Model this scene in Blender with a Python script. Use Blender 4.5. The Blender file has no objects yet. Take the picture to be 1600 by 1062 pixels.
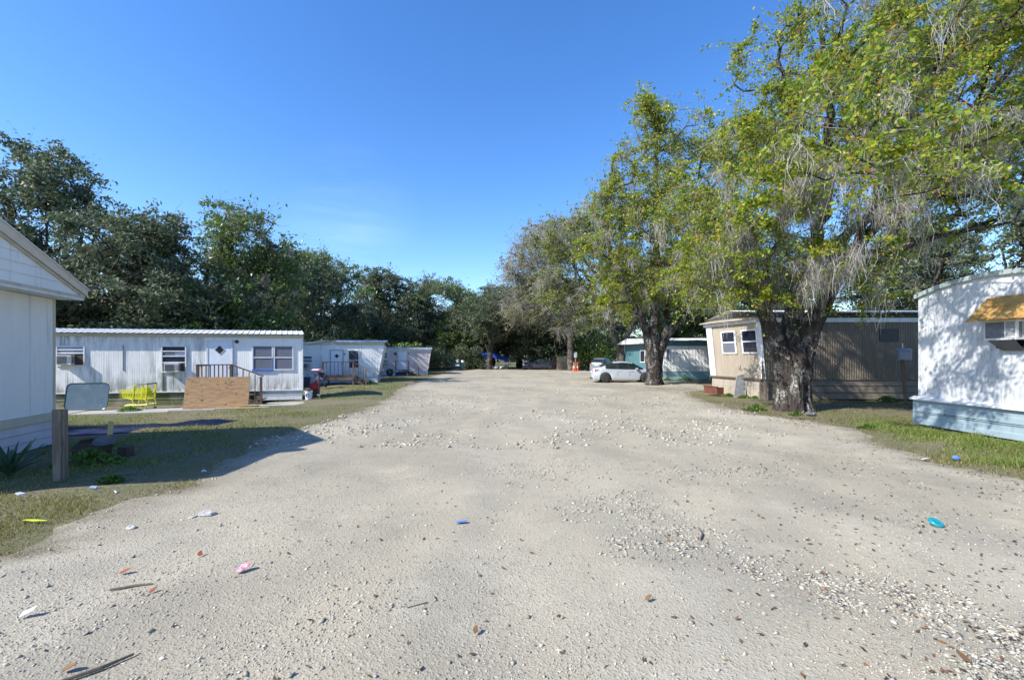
import bpy, math, random
import numpy as np
from mathutils import Vector, Matrix
R = math.radians
sc = bpy.context.scene
C = sc.collection

# ---------------------------------------------------------------- camera, sky, sun, exposure
cam_d = bpy.data.cameras.new('camera'); cam = bpy.data.objects.new('camera', cam_d); C.objects.link(cam)
cam.location = (0, 0, 1.85); cam.rotation_euler = (R(90), 0, 0)
cam_d.sensor_width = 36; cam_d.lens = 16; cam_d.shift_y = 25 / 1600; cam_d.clip_end = 3000; cam_d.clip_start = .05
sc.camera = cam

SUN = Vector((-1.07, -.57, 1.0)).normalized()          # towards the sun
w = bpy.data.worlds.new('World'); sc.world = w; w.use_nodes = True
wn = w.node_tree; wn.nodes.clear()
sky = wn.nodes.new('ShaderNodeTexSky'); sky.sky_type = 'NISHITA'; sky.sun_disc = False
sky.sun_elevation = math.asin(SUN.z); sky.sun_rotation = math.atan2(SUN.x, SUN.y)
sky.air_density = 1.0; sky.dust_density = .35; sky.ozone_density = 3.2; sky.altitude = 0
bg = wn.nodes.new('ShaderNodeBackground'); bg.inputs[1].default_value = .15
out = wn.nodes.new('ShaderNodeOutputWorld')
tc = wn.nodes.new('ShaderNodeTexCoord')
# a few very thin wisps of cirrus low in the sky
mp = wn.nodes.new('ShaderNodeMapping'); mp.inputs['Scale'].default_value = (2.2, 2.2, 13)
nz = wn.nodes.new('ShaderNodeTexNoise'); nz.inputs['Scale'].default_value = 1.6; nz.inputs['Detail'].default_value = 7; nz.inputs['Roughness'].default_value = .6
rp = wn.nodes.new('ShaderNodeValToRGB'); rp.color_ramp.elements[0].position = .38; rp.color_ramp.elements[1].position = .80
rp.color_ramp.elements[1].color = (1, 1, 1, 1)
mx = wn.nodes.new('ShaderNodeMix'); mx.data_type = 'RGBA'
hs = wn.nodes.new('ShaderNodeHueSaturation'); hs.inputs['Hue'].default_value = .508; hs.inputs['Saturation'].default_value = 1.26; hs.inputs['Value'].default_value = .93
wn.links.new(tc.outputs['Generated'], mp.inputs['Vector']); wn.links.new(mp.outputs[0], nz.inputs['Vector'])
# the wisp hangs low over the trees, a little left of the middle
vd = wn.nodes.new('ShaderNodeVectorMath'); vd.operation = 'DISTANCE'; vd.inputs[1].default_value = Vector((-.33, .91, .27)).normalized(); wn.links.new(tc.outputs['Generated'], vd.inputs[0])
mr = wn.nodes.new('ShaderNodeMapRange'); mr.inputs['From Min'].default_value = .02; mr.inputs['From Max'].default_value = .15; mr.inputs['To Min'].default_value = .075; mr.inputs['To Max'].default_value = 0; wn.links.new(vd.outputs['Value'], mr.inputs['Value'])
ad = wn.nodes.new('ShaderNodeMath'); ad.operation = 'MULTIPLY'; wn.links.new(mr.outputs[0], ad.inputs[1])
wn.links.new(nz.outputs['Fac'], rp.inputs[0]); wn.links.new(rp.outputs[0], ad.inputs[0]); wn.links.new(ad.outputs[0], mx.inputs[0])
wn.links.new(sky.outputs[0], hs.inputs['Color']); wn.links.new(hs.outputs[0], mx.inputs[6]); mx.inputs[7].default_value = (9, 9.6, 10.5, 1)
wn.links.new(mx.outputs[2], bg.inputs[0]); wn.links.new(bg.outputs[0], out.inputs[0])

sl = bpy.data.lights.new('sun', 'SUN'); sl.energy = 4.0; sl.angle = R(.53); sl.color = (1, .95, .87)
so = bpy.data.objects.new('sun', sl); C.objects.link(so); so.rotation_euler = (-SUN).to_track_quat('-Z', 'Y').to_euler(); so.location = (-30, -12, 40)
sc.view_settings.view_transform = 'Standard'; sc.view_settings.look = 'None'
sc.view_settings.exposure = 1.02; sc.view_settings.gamma = 1; sc.view_settings.use_curve_mapping = False
sc.cycles.max_bounces = 8; sc.cycles.transparent_max_bounces = 8; sc.cycles.use_denoising = True

# ---------------------------------------------------------------- materials
MATS = {}
def shader(name):
    m = bpy.data.materials.new(name); m.use_nodes = True; n = m.node_tree; n.nodes.clear(); MATS[name] = m
    o = n.nodes.new('ShaderNodeOutputMaterial'); p = n.nodes.new('ShaderNodeBsdfPrincipled'); n.links.new(p.outputs[0], o.inputs[0])
    return m, n, p, o
def noise(n, scale, stretch=(1, 1, 1), detail=4, rough=.6, space='pos', seed=0):
    g = n.nodes.new('ShaderNodeNewGeometry') if space == 'pos' else n.nodes.new('ShaderNodeTexCoord')
    mpn = n.nodes.new('ShaderNodeMapping'); mpn.inputs['Scale'].default_value = stretch; mpn.inputs['Location'].default_value = (seed * 7.3, seed * 3.1, seed * 5.7)
    n.links.new(g.outputs['Position' if space == 'pos' else 'Object'], mpn.inputs['Vector'])
    t = n.nodes.new('ShaderNodeTexNoise'); t.inputs['Scale'].default_value = scale; t.inputs['Detail'].default_value = detail; t.inputs['Roughness'].default_value = rough
    n.links.new(mpn.outputs[0], t.inputs['Vector']); return t.outputs['Fac']
def ramp(n, fac, lo, hi, a=0., b=1.):
    r = n.nodes.new('ShaderNodeMapRange'); r.inputs['From Min'].default_value = lo; r.inputs['From Max'].default_value = hi
    r.inputs['To Min'].default_value = a; r.inputs['To Max'].default_value = b; n.links.new(fac, r.inputs['Value']); return r.outputs[0]
def sock(n, s, v):
    if hasattr(v, 'is_linked') or hasattr(v, 'links'): n.links.new(v, s)
    elif isinstance(v, (int, float)): s.default_value = v
    else: s.default_value = (*v[:3], 1)
def mixc(n, fac, a, b, mode='MIX'):
    m = n.nodes.new('ShaderNodeMix'); m.data_type = 'RGBA'; m.blend_type = mode
    sock(n, m.inputs[0], fac); sock(n, m.inputs[6], a); sock(n, m.inputs[7], b); return m.outputs[2]
def mul(n, a, b, op='MULTIPLY'):
    m = n.nodes.new('ShaderNodeMath'); m.operation = op; sock(n, m.inputs[0], a); sock(n, m.inputs[1], b); return m.outputs[0]
def bumpn(n, p, h, strength, dist=.02):
    b = n.nodes.new('ShaderNodeBump'); b.inputs['Strength'].default_value = strength; b.inputs['Distance'].default_value = dist
    n.links.new(h, b.inputs['Height']); n.links.new(b.outputs[0], p.inputs['Normal'])
def mat(name, col, rough=.6, col2=None, sc2=3., st=(1, 1, 1), lohi=(.35, .65), dirt=None, dirt_sc=4., dirt_st=(1, 1, 1), dirt_lh=(.5, .75), dirt_amt=.7,
        bump=None, metal=0., spec=.5, space='pos', island=0., coat=0., grime=None):
    m, n, p, o = shader(name)
    c = col
    if col2: c = mixc(n, ramp(n, noise(n, sc2, st, space=space), *lohi), col, col2)
    if island:
        g = n.nodes.new('ShaderNodeNewGeometry'); h = n.nodes.new('ShaderNodeHueSaturation')
        n.links.new(ramp(n, g.outputs['Random Per Island'], 0, 1, 1 - island, 1 + island), h.inputs['Value']); sock(n, h.inputs['Color'], c); c = h.outputs[0]
    if dirt:
        f = mul(n, ramp(n, noise(n, dirt_sc, dirt_st, 6, .65, space, 3), dirt_lh[0], dirt_lh[1], 0, 1), ramp(n, noise(n, .55, (1, 1, 1), 3, .5, space, 9), .35, .62, .1, dirt_amt))
        c = mixc(n, f, c, dirt)
    if grime:                                           # splashed mud and rust runs along the foot of a wall
        g = n.nodes.new('ShaderNodeNewGeometry'); sx_ = n.nodes.new('ShaderNodeSeparateXYZ'); n.links.new(g.outputs['Position'], sx_.inputs[0])
        f = mul(n, ramp(n, sx_.outputs['Z'], grime[0], grime[1], .95, 0), ramp(n, noise(n, 3.5, (1.5, 1.5, .5), 6, .7, 'pos', 14), .40, .60))
        c = mixc(n, f, c, (.20, .20, .14))
        f = mul(n, ramp(n, noise(n, 2.6, (2.2, 2.2, .07), 4, .6, 'pos', 21), .60, .70, 0, .55), ramp(n, noise(n, 1.1, (1, 1, 1), 3, .5, 'pos', 5), .42, .6))
        c = mixc(n, f, c, (.33, .29, .22))
    sock(n, p.inputs['Base Color'], c)
    p.inputs['Roughness'].default_value = rough; p.inputs['Metallic'].default_value = metal; p.inputs['Specular IOR Level'].default_value = spec
    p.inputs['Coat Weight'].default_value = coat
    if bump: bumpn(n, p, noise(n, bump[0], bump[2] if len(bump) > 2 else (1, 1, 1), 5, .6, space), bump[1])
    return m
def leafmat(name, stops, trans=.35, rough=.45, spec=.4):
    m, n, p, o = shader(name)
    g = n.nodes.new('ShaderNodeNewGeometry'); r = n.nodes.new('ShaderNodeValToRGB'); cr = r.color_ramp
    while len(cr.elements) < len(stops): cr.elements.new(.5)
    for e, (ps, c) in zip(cr.elements, stops): e.position = ps; e.color = (*c, 1)
    n.links.new(g.outputs['Random Per Island'], r.inputs[0])
    c = mixc(n, ramp(n, noise(n, .9), .3, .7, 0, .45), r.outputs[0], (stops[1][1]))
    n.links.new(c, p.inputs['Base Color']); p.inputs['Roughness'].default_value = rough; p.inputs['Specular IOR Level'].default_value = spec
    t = n.nodes.new('ShaderNodeBsdfTranslucent'); h = n.nodes.new('ShaderNodeHueSaturation'); h.inputs['Value'].default_value = 1.5
    n.links.new(c, h.inputs['Color']); n.links.new(h.outputs[0], t.inputs[0])
    ms = n.nodes.new('ShaderNodeMixShader'); ms.inputs[0].default_value = trans
    n.links.new(p.outputs[0], ms.inputs[1]); n.links.new(t.outputs[0], ms.inputs[2]); n.links.new(ms.outputs[0], o.inputs[0])
    return m

M = {}
GREEN_DIRT = (.16, .19, .15)
M['white_siding'] = mat('white siding paint', (.82, .82, .80), .5, (.70, .71, .70), 2.0, (1, 1, .25), (.3, .7), (.21, .26, .26), 3.2, (1.6, 1.6, .28), (.45, .64), .95, bump=(40, .05), grime=(.35, 1.0))
M['white_siding_b'] = mat('white siding paint clean', (.82, .82, .80), .5, (.72, .73, .72), 1.5, (1, 1, .25), (.3, .7), GREEN_DIRT, 5, (2, 2, .15), (.58, .78), .7, bump=(40, .05), grime=(.35, 1.1))
M['house_siding'] = mat('gabled home white panel paint', (.82, .82, .80), .5, (.74, .75, .75), 1.2, (1, 1, .3), (.3, .7), (.38, .40, .42), 4, (2, 2, .12), (.56, .74), .8, bump=(40, .05))
M['pink_siding'] = mat('pale pink siding paint', (.62, .55, .55), .55, (.54, .48, .49), 1.5, (1, 1, .3), (.3, .7), GREEN_DIRT, 5, (2, 2, .2), (.58, .8), .6)
M['tan_siding'] = mat('tan siding paint', (.40, .345, .27), .6, (.32, .27, .205), 2, (1, 1, .2), (.3, .7), (.16, .15, .11), 5, (2, 2, .15), (.55, .78), .7)
M['brown_siding'] = mat('brown siding paint', (.21, .175, .13), .6, (.16, .132, .10), 2, (1, 1, .2), (.3, .7), (.08, .075, .06), 5, (2, 2, .15), (.55, .78), .6)
M['teal'] = mat('faded teal paint', (.075, .185, .205), .65, (.06, .15, .165), 3, (1, 1, .3), (.3, .7), (.1, .15, .14), 5, (2, 2, .3), (.58, .8), .6)
M['teal_pale'] = mat('pale teal paint', (.30, .46, .47), .6, (.22, .38, .40), 3, (1, 1, .3), (.3, .7))
M['white_trim'] = mat('white trim paint', (.72, .73, .74), .5, (.58, .60, .60), 6, (1, 1, .4), (.4, .7), (.25, .25, .2), 8, (1, 1, .3), (.6, .8), .6)
M['cream_trim'] = mat('cream fascia paint', (.55, .52, .42), .6, (.46, .43, .33), 4, (1, 1, .4), (.35, .7), (.2, .2, .14), 5, (1, 1, .4), (.55, .75), .7)
M['beige_trim'] = mat('beige rake trim', (.66, .57, .47), .5, (.58, .50, .41), 4, (1, 1, 1), (.35, .7))
M['mossy_skirt'] = mat('mossy skirting', (.30, .28, .20), .85, (.20, .185, .13), 3, (1, 1, .5), (.35, .65), (.055, .085, .012), 2.2, (1, 1, .9), (.38, .54), 1.0)
M['white_skirt'] = mat('white skirting', (.64, .66, .68), .6, (.5, .53, .54), 3, (1, 1, .5), (.35, .65), (.12, .16, .08), 4, (1, 1, .6), (.55, .72), .8)
M['blue_skirt'] = mat('grey blue metal skirting', (.33, .425, .475), .45, (.25, .34, .39), 2, (1, 1, .6), (.35, .65), (.20, .21, .20), 6, (1, 1, .6), (.52, .7), .8, metal=.15)
M['house_skirt'] = mat('lilac grey vinyl skirting', (.55, .54, .60), .55, (.47, .46, .52), 2, (1, 1, .6), (.35, .65))
M['stucco'] = mat('white aluminium panel with weather and shade mottling', (.60, .62, .64), .5, (.44, .46, .48), 6, (1, 1, .4), (.35, .65), (.24, .26, .25), 11, (1.5, 1.5, .35), (.46, .66), .9, bump=(26, .25))  # part of the mottling stands in for dappled shade on the wall
M['roof_metal'] = mat('galvanised roof metal', (.70, .72, .74), .45, (.58, .60, .62), 3, (1, 1, 1), (.35, .65), (.22, .18, .13), 4, (1, 1, 1), (.6, .8), .6, metal=.1)
M['roof_edge'] = mat('weathered roof edge', (.30, .35, .35), .6, (.22, .27, .26), 6, (1, 1, 1), (.4, .65))
M['dark_wood'] = mat('dark weathered wood', (.085, .055, .04), .8, (.14, .095, .07), 14, (1, 1, 8), (.35, .7), bump=(30, .3, (1, 1, .2)))
M['tan_wood'] = mat('brown weathered lumber', (.20, .135, .085), .8, (.13, .085, .055), 14, (1, 1, .4), (.35, .7), bump=(30, .3, (1, 1, .2)))
M['grey_wood'] = mat('grey weathered post wood', (.20, .165, .135), .85, (.11, .088, .07), 18, (1, 1, .08), (.35, .65), (.33, .29, .25), 20, (1, 1, .06), (.52, .7), .8, bump=(40, .5, (1, 1, .06)))
M['plywood'] = mat('plywood', (.36, .225, .11), .7, (.24, .14, .065), 2.6, (1, 1, 7), (.36, .66), (.11, .06, .03), 6, (1, 1, 3), (.52, .66), 1.0, bump=(30, .1, (.3, .3, 3)))
M['awning_ply'] = mat('golden plywood', (.46, .27, .08), .6, (.27, .14, .035), 5, (1, .3, 1), (.38, .66), (.20, .10, .04), 6, (1, .4, 1), (.56, .72), .9)
M['yellow_wood'] = mat('yellow scrap board', (.58, .45, .20), .7, (.48, .36, .16), 10, (1, .3, 1))
M['glass_dark'] = mat('dark window glass', (.018, .022, .035), .08, (.035, .04, .06), 3, (1, 1, 1), (.4, .7), spec=.7)
M['blind'] = mat('grey window blind', (.16, .17, .21), .5, spec=.3, col2=(.12, .13, .17), sc2=6, st=(1, 1, 9))
M['curtain'] = mat('patterned window curtain', (.03, .028, .035), .5, (.24, .22, .25), 7, (1, 1, 1), (.52, .62))
M['louver'] = mat('pale louver glass', (.30, .36, .44), .15, (.20, .26, .34), 3, (1, 1, 3), (.35, .65))
M['blue_trim'] = mat('bright blue window trim', (.05, .17, .55), .5, (.04, .13, .42), 6)
M['door_white'] = mat('white door paint', (.74, .78, .84), .4, (.66, .70, .77), 2, (1, 1, .4))
M['ac_white'] = mat('air conditioner plastic', (.66, .66, .64), .45, (.56, .56, .53), 5)
M['ac_grille'] = mat('air conditioner grille', (.16, .17, .19), .6, (.11, .12, .14), 8)
M['rust'] = mat('rusty brown board', (.10, .062, .042), .9, (.06, .04, .03), 9)
M['concrete'] = mat('concrete walkway', (.40, .38, .34), .85, (.32, .30, .265), 1.5, (1, 1, 1), (.35, .65), (.16, .15, .11), 5, (1, 1, 1), (.55, .72), .7, bump=(30, .25))
M['tarp_navy'] = mat('navy tarpaulin', (.008, .014, .040), .6, (.005, .009, .026), 3, spec=.12, bump=(7, .55))
M['tarp_under'] = mat('blue grey tarpaulin underside', (.022, .032, .075), .7, (.014, .022, .055), 3, spec=.12, bump=(7, .4))
M['tint_glass'] = mat('blue tinted glass sheet', (.085, .135, .175), .25, (.12, .17, .21), 2, (1, 1, 1), (.3, .7), (.22, .27, .30), 6, (1, 1, .5), (.5, .7), .7, spec=.3)
M['glass_rim'] = mat('dark blue glass rim', (.02, .06, .09), .3)
M['yellow'] = mat('bright yellow plastic', (.66, .66, .015), .45, (.52, .52, .015), 9)
M['black_plastic'] = mat('black plastic', (.02, .02, .022), .5, (.03, .03, .033), 8)
M['grey_plastic'] = mat('grey plastic', (.28, .29, .30), .5, (.22, .23, .24), 8)
M['steel'] = mat('galvanised steel', (.48, .48, .48), .4, (.38, .38, .38), 8, metal=.7)
M['rubber'] = mat('tyre rubber', (.018, .018, .018), .8, (.028, .027, .026), 20)
M['bucket_white'] = mat('white bucket plastic', (.70, .71, .74), .45, (.58, .59, .62), 8)
M['print_blue'] = mat('blue print', (.06, .07, .38), .5, (.05, .06, .32), 8)
M['red'] = mat('red fabric', (.42, .03, .025), .7, (.30, .02, .02), 10)
M['pink'] = mat('pink fabric', (.62, .27, .40), .8, (.70, .55, .62), 14)
M['navy'] = mat('navy fabric', (.03, .03, .09), .8, (.02, .02, .06), 10)
M['orange'] = mat('orange cone plastic', (.80, .13, .02), .5, (.68, .10, .02), 10)
M['silver_paint'] = mat('silver car paint', (.56, .59, .63), .28, (.54, .57, .61), 3, metal=.35, coat=.6)
M['dark_paint'] = mat('dark navy car paint', (.016, .018, .032), .28, (.02, .022, .04), 3, coat=.5)
M['suv_paint'] = mat('grey green car paint', (.24, .29, .30), .32, (.22, .27, .28), 3, metal=.3, coat=.4)
M['white_paint'] = mat('white car paint', (.68, .68, .68), .35, (.62, .62, .62), 3, coat=.4)
M['tail_red'] = mat('red tail lamp lens', (.45, .01, .015), .2)
M['headlamp'] = mat('clear headlamp lens', (.62, .64, .68), .15)
M['car_glass'] = mat('car window glass', (.012, .02, .02), .05, (.02, .03, .028), 2, spec=.4)
M['rim_grey'] = mat('dark alloy rim', (.13, .13, .135), .35, (.18, .18, .185), 10, metal=.5)
M['hubcap'] = mat('silver hubcap', (.45, .46, .48), .4, (.36, .37, .39), 10, metal=.4)
M['dumpster'] = mat('dark green dumpster paint', (.018, .075, .06), .55, (.012, .05, .04), 5)
M['blue_canopy'] = mat('royal blue tarpaulin', (.03, .09, .50), .5, (.02, .06, .36), 2)
M['fence_wood'] = mat('pale fence boards', (.33, .28, .19), .85, (.24, .20, .14), 8, (1, 1, .2))
M['fence_dark'] = mat('dark fence boards', (.075, .052, .042), .85, (.05, .036, .03), 8, (1, 1, .2))
M['terracotta'] = mat('rusty terracotta planter', (.17, .055, .032), .8, (.12, .04, .025), 7)
M['mesh_grey'] = mat('grey screen panel', (.075, .08, .085), .7, (.12, .125, .13), 5)
M['meter_grey'] = mat('meter box grey', (.34, .37, .41), .4, (.28, .31, .35), 8, metal=.3)
M['teal_lid'] = mat('teal plastic lid', (.012, .20, .24), .4, (.02, .25, .29), 8)
M['cap_blue'] = mat('blue plastic litter', (.08, .16, .50), .4, (.12, .22, .58), 12)
M['lime'] = mat('lime yellow plastic strip', (.62, .82, .02), .5, (.55, .72, .02), 12)
M['paper_pink'] = mat('pink printed paper', (.46, .12, .20), .7, (.50, .38, .43), 26, (1, 1, 1), (.45, .55))
M['paper_white'] = mat('crumpled white litter', (.66, .67, .69), .7, (.55, .56, .58), 20)
M['leaf_red'] = mat('orange red fallen leaf', (.34, .07, .025), .7, (.22, .045, .02), 30)
M['leaf_brown'] = mat('brown fallen leaf', (.22, .11, .04), .7, (.15, .075, .03), 30)
M['stick'] = mat('dry stick', (.10, .08, .06), .85, (.16, .13, .10), 20)
M['rock'] = mat('pale limestone', (.44, .43, .40), .85, (.34, .33, .30), 12, bump=(30, .4))
def barkmat(name, a, b, lichen):
    m, n, p, o = shader(name)
    v = n.nodes.new('ShaderNodeTexVoronoi'); v.inputs['Scale'].default_value = 9
    mpn = n.nodes.new('ShaderNodeMapping'); mpn.inputs['Scale'].default_value = (1.6, 1.6, .5); g = n.nodes.new('ShaderNodeNewGeometry')
    n.links.new(g.outputs['Position'], mpn.inputs['Vector']); n.links.new(mpn.outputs[0], v.inputs['Vector'])
    f1 = noise(n, 7, (1, 1, .25), 6, .7)
    c = mixc(n, ramp(n, f1, .35, .68), a, b)
    c = mixc(n, mul(n, ramp(n, noise(n, 3.2, (1, 1, .6), 6, .7, 'pos', 5), .49, .62), ramp(n, noise(n, 16, (1, 1, 1), 3, .6, 'pos', 2), .42, .6)), c, lichen)
    sock(n, p.inputs['Base Color'], c); p.inputs['Roughness'].default_value = .9; p.inputs['Specular IOR Level'].default_value = .2
    bumpn(n, p, mul(n, mul(n, v.outputs['Distance'], .6), f1, 'ADD'), .9, .06)
    return m
M['bark'] = barkmat('oak bark', (.018, .015, .013), (.075, .062, .053), (.36, .35, .32))
M['bark_pale'] = barkmat('pale oak bark', (.075, .062, .052), (.17, .145, .125), (.34, .33, .30))
M['bark_dark'] = barkmat('dark oak bark', (.03, .026, .023), (.075, .065, .056), (.20, .20, .18))
M['twig'] = mat('grey twig bark', (.24, .215, .19), .9, (.14, .12, .105), 5)
M['twig_pale'] = mat('pale dry twig bark', (.33, .31, .275), .9, (.22, .205, .18), 5)
M['leaf_bright'] = leafmat('bright yellow green oak leaf', [(0, (.055, .11, .015)), (.30, (.165, .245, .022)), (.62, (.29, .355, .032)), (.86, (.44, .42, .04)), (.945, (.50, .35, .03)), (.985, (.40, .12, .02))], .5, .42, .4)
M['leaf_mid'] = leafmat('olive green oak leaf', [(0, (.05, .10, .018)), (.35, (.13, .19, .025)), (.70, (.23, .28, .04)), (.90, (.34, .32, .06)), (.975, (.36, .2, .05))], .42, .45, .4)
M['leaf_dry'] = leafmat('dry brown green leaf', [(0, (.11, .115, .04)), (.35, (.20, .20, .08)), (.6, (.18, .24, .05)), (.85, (.30, .28, .13)), (.97, (.22, .12, .04))], .3, .6, .3)
M['leaf_dark'] = leafmat('dark grey green live oak leaf', [(0, (.032, .05, .028)), (.35, (.078, .112, .055)), (.7, (.135, .175, .09)), (.92, (.20, .23, .135)), (.99, (.24, .21, .12))], .24, .5, .35)
M['leaf_dark_b'] = leafmat('deep green leaf', [(0, (.032, .07, .02)), (.35, (.085, .15, .035)), (.7, (.15, .23, .055)), (.93, (.24, .30, .075)), (.99, (.26, .21, .08))], .28, .4, .5)
M['leaf_weed'] = leafmat('weed leaf', [(0, (.03, .08, .012)), (.4, (.07, .15, .02)), (.8, (.13, .21, .03)), (.97, (.2, .22, .05))], .35, .5, .4)
M['agave'] = mat('blue green agave leaf', (.035, .085, .05), .45, (.05, .115, .06), 5, (1, 1, .4), (.35, .65))
M['moss'] = leafmat('grey spanish moss', [(0, (.26, .25, .225)), (.4, (.40, .385, .35)), (.8, (.50, .485, .45)), (.97, (.38, .34, .28))], .3, .85, .1)
M['grass_dry'] = leafmat('short dry grass blade', [(0, (.08, .105, .022)), (.3, (.16, .17, .045)), (.6, (.27, .24, .09)), (.85, (.40, .34, .17)), (.97, (.26, .18, .08))], .3, .65, .25)
M['grass_green'] = leafmat('green grass blade', [(0, (.06, .105, .016)), (.35, (.125, .185, .03)), (.7, (.20, .255, .05)), (.9, (.33, .31, .11)), (.98, (.36, .30, .15))], .35, .55, .3)
M['litter'] = leafmat('fallen oak leaf', [(0, (.05, .036, .026)), (.3, (.085, .058, .04)), (.6, (.13, .082, .05)), (.85, (.18, .11, .06)), (.97, (.22, .10, .04))], .15, .7, .25)
M['shell'] = mat('crushed limestone chip', (.43, .40, .325), .85, (.31, .283, .22), 4, island=.35)

def groundmat():
    m, n, p, o = shader('packed crushed limestone')
    big = noise(n, .22, (1, 1, 1), 5, .55); mid = noise(n, 1.7, (1, 1, 1), 6, .65, 'pos', 4); fine = noise(n, 28, (1, 1, 1), 6, .75, 'pos', 2); trk = noise(n, .9, (1, .13, 1), 4, .55, 'pos', 6)
    c = mixc(n, ramp(n, big, .36, .64), (.288, .259, .193), (.402, .367, .288))
    c = mixc(n, ramp(n, trk, .42, .62, 0, .5), c, (.39, .343, .25))
    c = mixc(n, mul(n, ramp(n, noise(n, .38, (1, .8, 1), 4, .55, 'pos', 12), .52, .66, 0, .55), .8), c, (.225, .203, .16))
    c = mixc(n, ramp(n, mid, .50, .68, 0, .55), c, (.26, .235, .187))
    c = mixc(n, ramp(n, mid, .28, .44, .55, 0), c, (.45, .415, .328))
    worn = ramp(n, noise(n, .55, (1, .55, 1), 4, .6, 'pos', 31), .40, .60)
    # two faint wheel tracks wandering down the lot: smoother, dustier ground
    gg = n.nodes.new('ShaderNodeNewGeometry'); sp3 = n.nodes.new('ShaderNodeSeparateXYZ'); n.links.new(gg.outputs['Position'], sp3.inputs[0])
    wx = mul(n, mul(n, sp3.outputs['X'], mul(n, noise(n, .12, (.2, 1, 1), 2, .5, 'pos', 17), 3.2), 'ADD'), 1.9, 'SUBTRACT')
    tk = None
    for x0 in (-1.3, .25, 2.6, 4.1):
        d = n.nodes.new('ShaderNodeMath'); d.operation = 'ABSOLUTE'; n.links.new(mul(n, wx, x0, 'SUBTRACT'), d.inputs[0]); b_ = ramp(n, d.outputs[0], .12, .38, 1, 0)
        tk = b_ if tk is None else mul(n, tk, b_, 'MAXIMUM')
    tk = mul(n, tk, ramp(n, noise(n, .5, (1, .5, 1), 4, .6, 'pos', 41), .38, .58))
    c = mixc(n, mul(n, tk, .55), c, (.38, .335, .245))
    spk = mul(n, mul(n, worn, .7), .3, 'ADD'); spk = mul(n, spk, mul(n, 1.0, mul(n, tk, .6), 'SUBTRACT'))
    c = mixc(n, mul(n, ramp(n, fine, .50, .70, 0, .85), spk), c, (.14, .125, .10))
    c = mixc(n, mul(n, ramp(n, fine, .24, .42, .65, 0), spk), c, (.44, .418, .358))
    v = n.nodes.new('ShaderNodeTexVoronoi'); v.inputs['Scale'].default_value = 55; g = n.nodes.new('ShaderNodeNewGeometry'); n.links.new(g.outputs['Position'], v.inputs['Vector'])
    v2 = n.nodes.new('ShaderNodeTexVoronoi'); v2.inputs['Scale'].default_value = 24; n.links.new(g.outputs['Position'], v2.inputs['Vector'])
    peb = mul(n, ramp(n, v2.outputs['Distance'], .12, .32, 1, 0), ramp(n, mid, .40, .60))
    sepc = n.nodes.new('ShaderNodeSeparateColor'); n.links.new(v2.outputs['Color'], sepc.inputs[0])
    c = mixc(n, mul(n, peb, spk), c, mixc(n, sepc.outputs[0], (.22, .205, .17), (.50, .478, .42)))
    at = n.nodes.new('ShaderNodeAttribute'); at.attribute_name = 'verge'
    vg = mul(n, at.outputs['Fac'], mul(n, noise(n, 1.6, (1, 1, 1), 6, .7, 'pos', 8), 1.35), 'MULTIPLY')
    c = mixc(n, ramp(n, vg, .30, .62, 0, .95), c, mixc(n, ramp(n, fine, .4, .62), (.20, .17, .12), (.12, .105, .07)))
    sock(n, p.inputs['Base Color'], c); p.inputs['Roughness'].default_value = .92; p.inputs['Specular IOR Level'].default_value = .2
    h = mul(n, mul(n, fine, .8), mul(n, ramp(n, v.outputs['Distance'], 0, .5, .5, 0), ramp(n, v2.outputs['Distance'], 0, .4, .6, 0), 'ADD'), 'ADD')
    bumpn(n, p, h, .75, .012)
    return m
M['lot'] = groundmat()
def soilmat():
    m, n, p, o = shader('dry soil and thatch')
    big = noise(n, .5, (1, 1, 1), 5, .6); fine = noise(n, 22, (1, 1, 1), 6, .75, 'pos', 2)
    c = mixc(n, ramp(n, big, .35, .65), (.22, .19, .125), (.14, .15, .065))
    c = mixc(n, ramp(n, fine, .4, .65, 0, .7), c, (.085, .075, .05))
    c = mixc(n, ramp(n, fine, .25, .4, .6, 0), c, (.28, .25, .18))
    sock(n, p.inputs['Base Color'], c); p.inputs['Roughness'].default_value = .95; p.inputs['Specular IOR Level'].default_value = .15
    bumpn(n, p, fine, .8, .03); return m
M['soil'] = soilmat()

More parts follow.
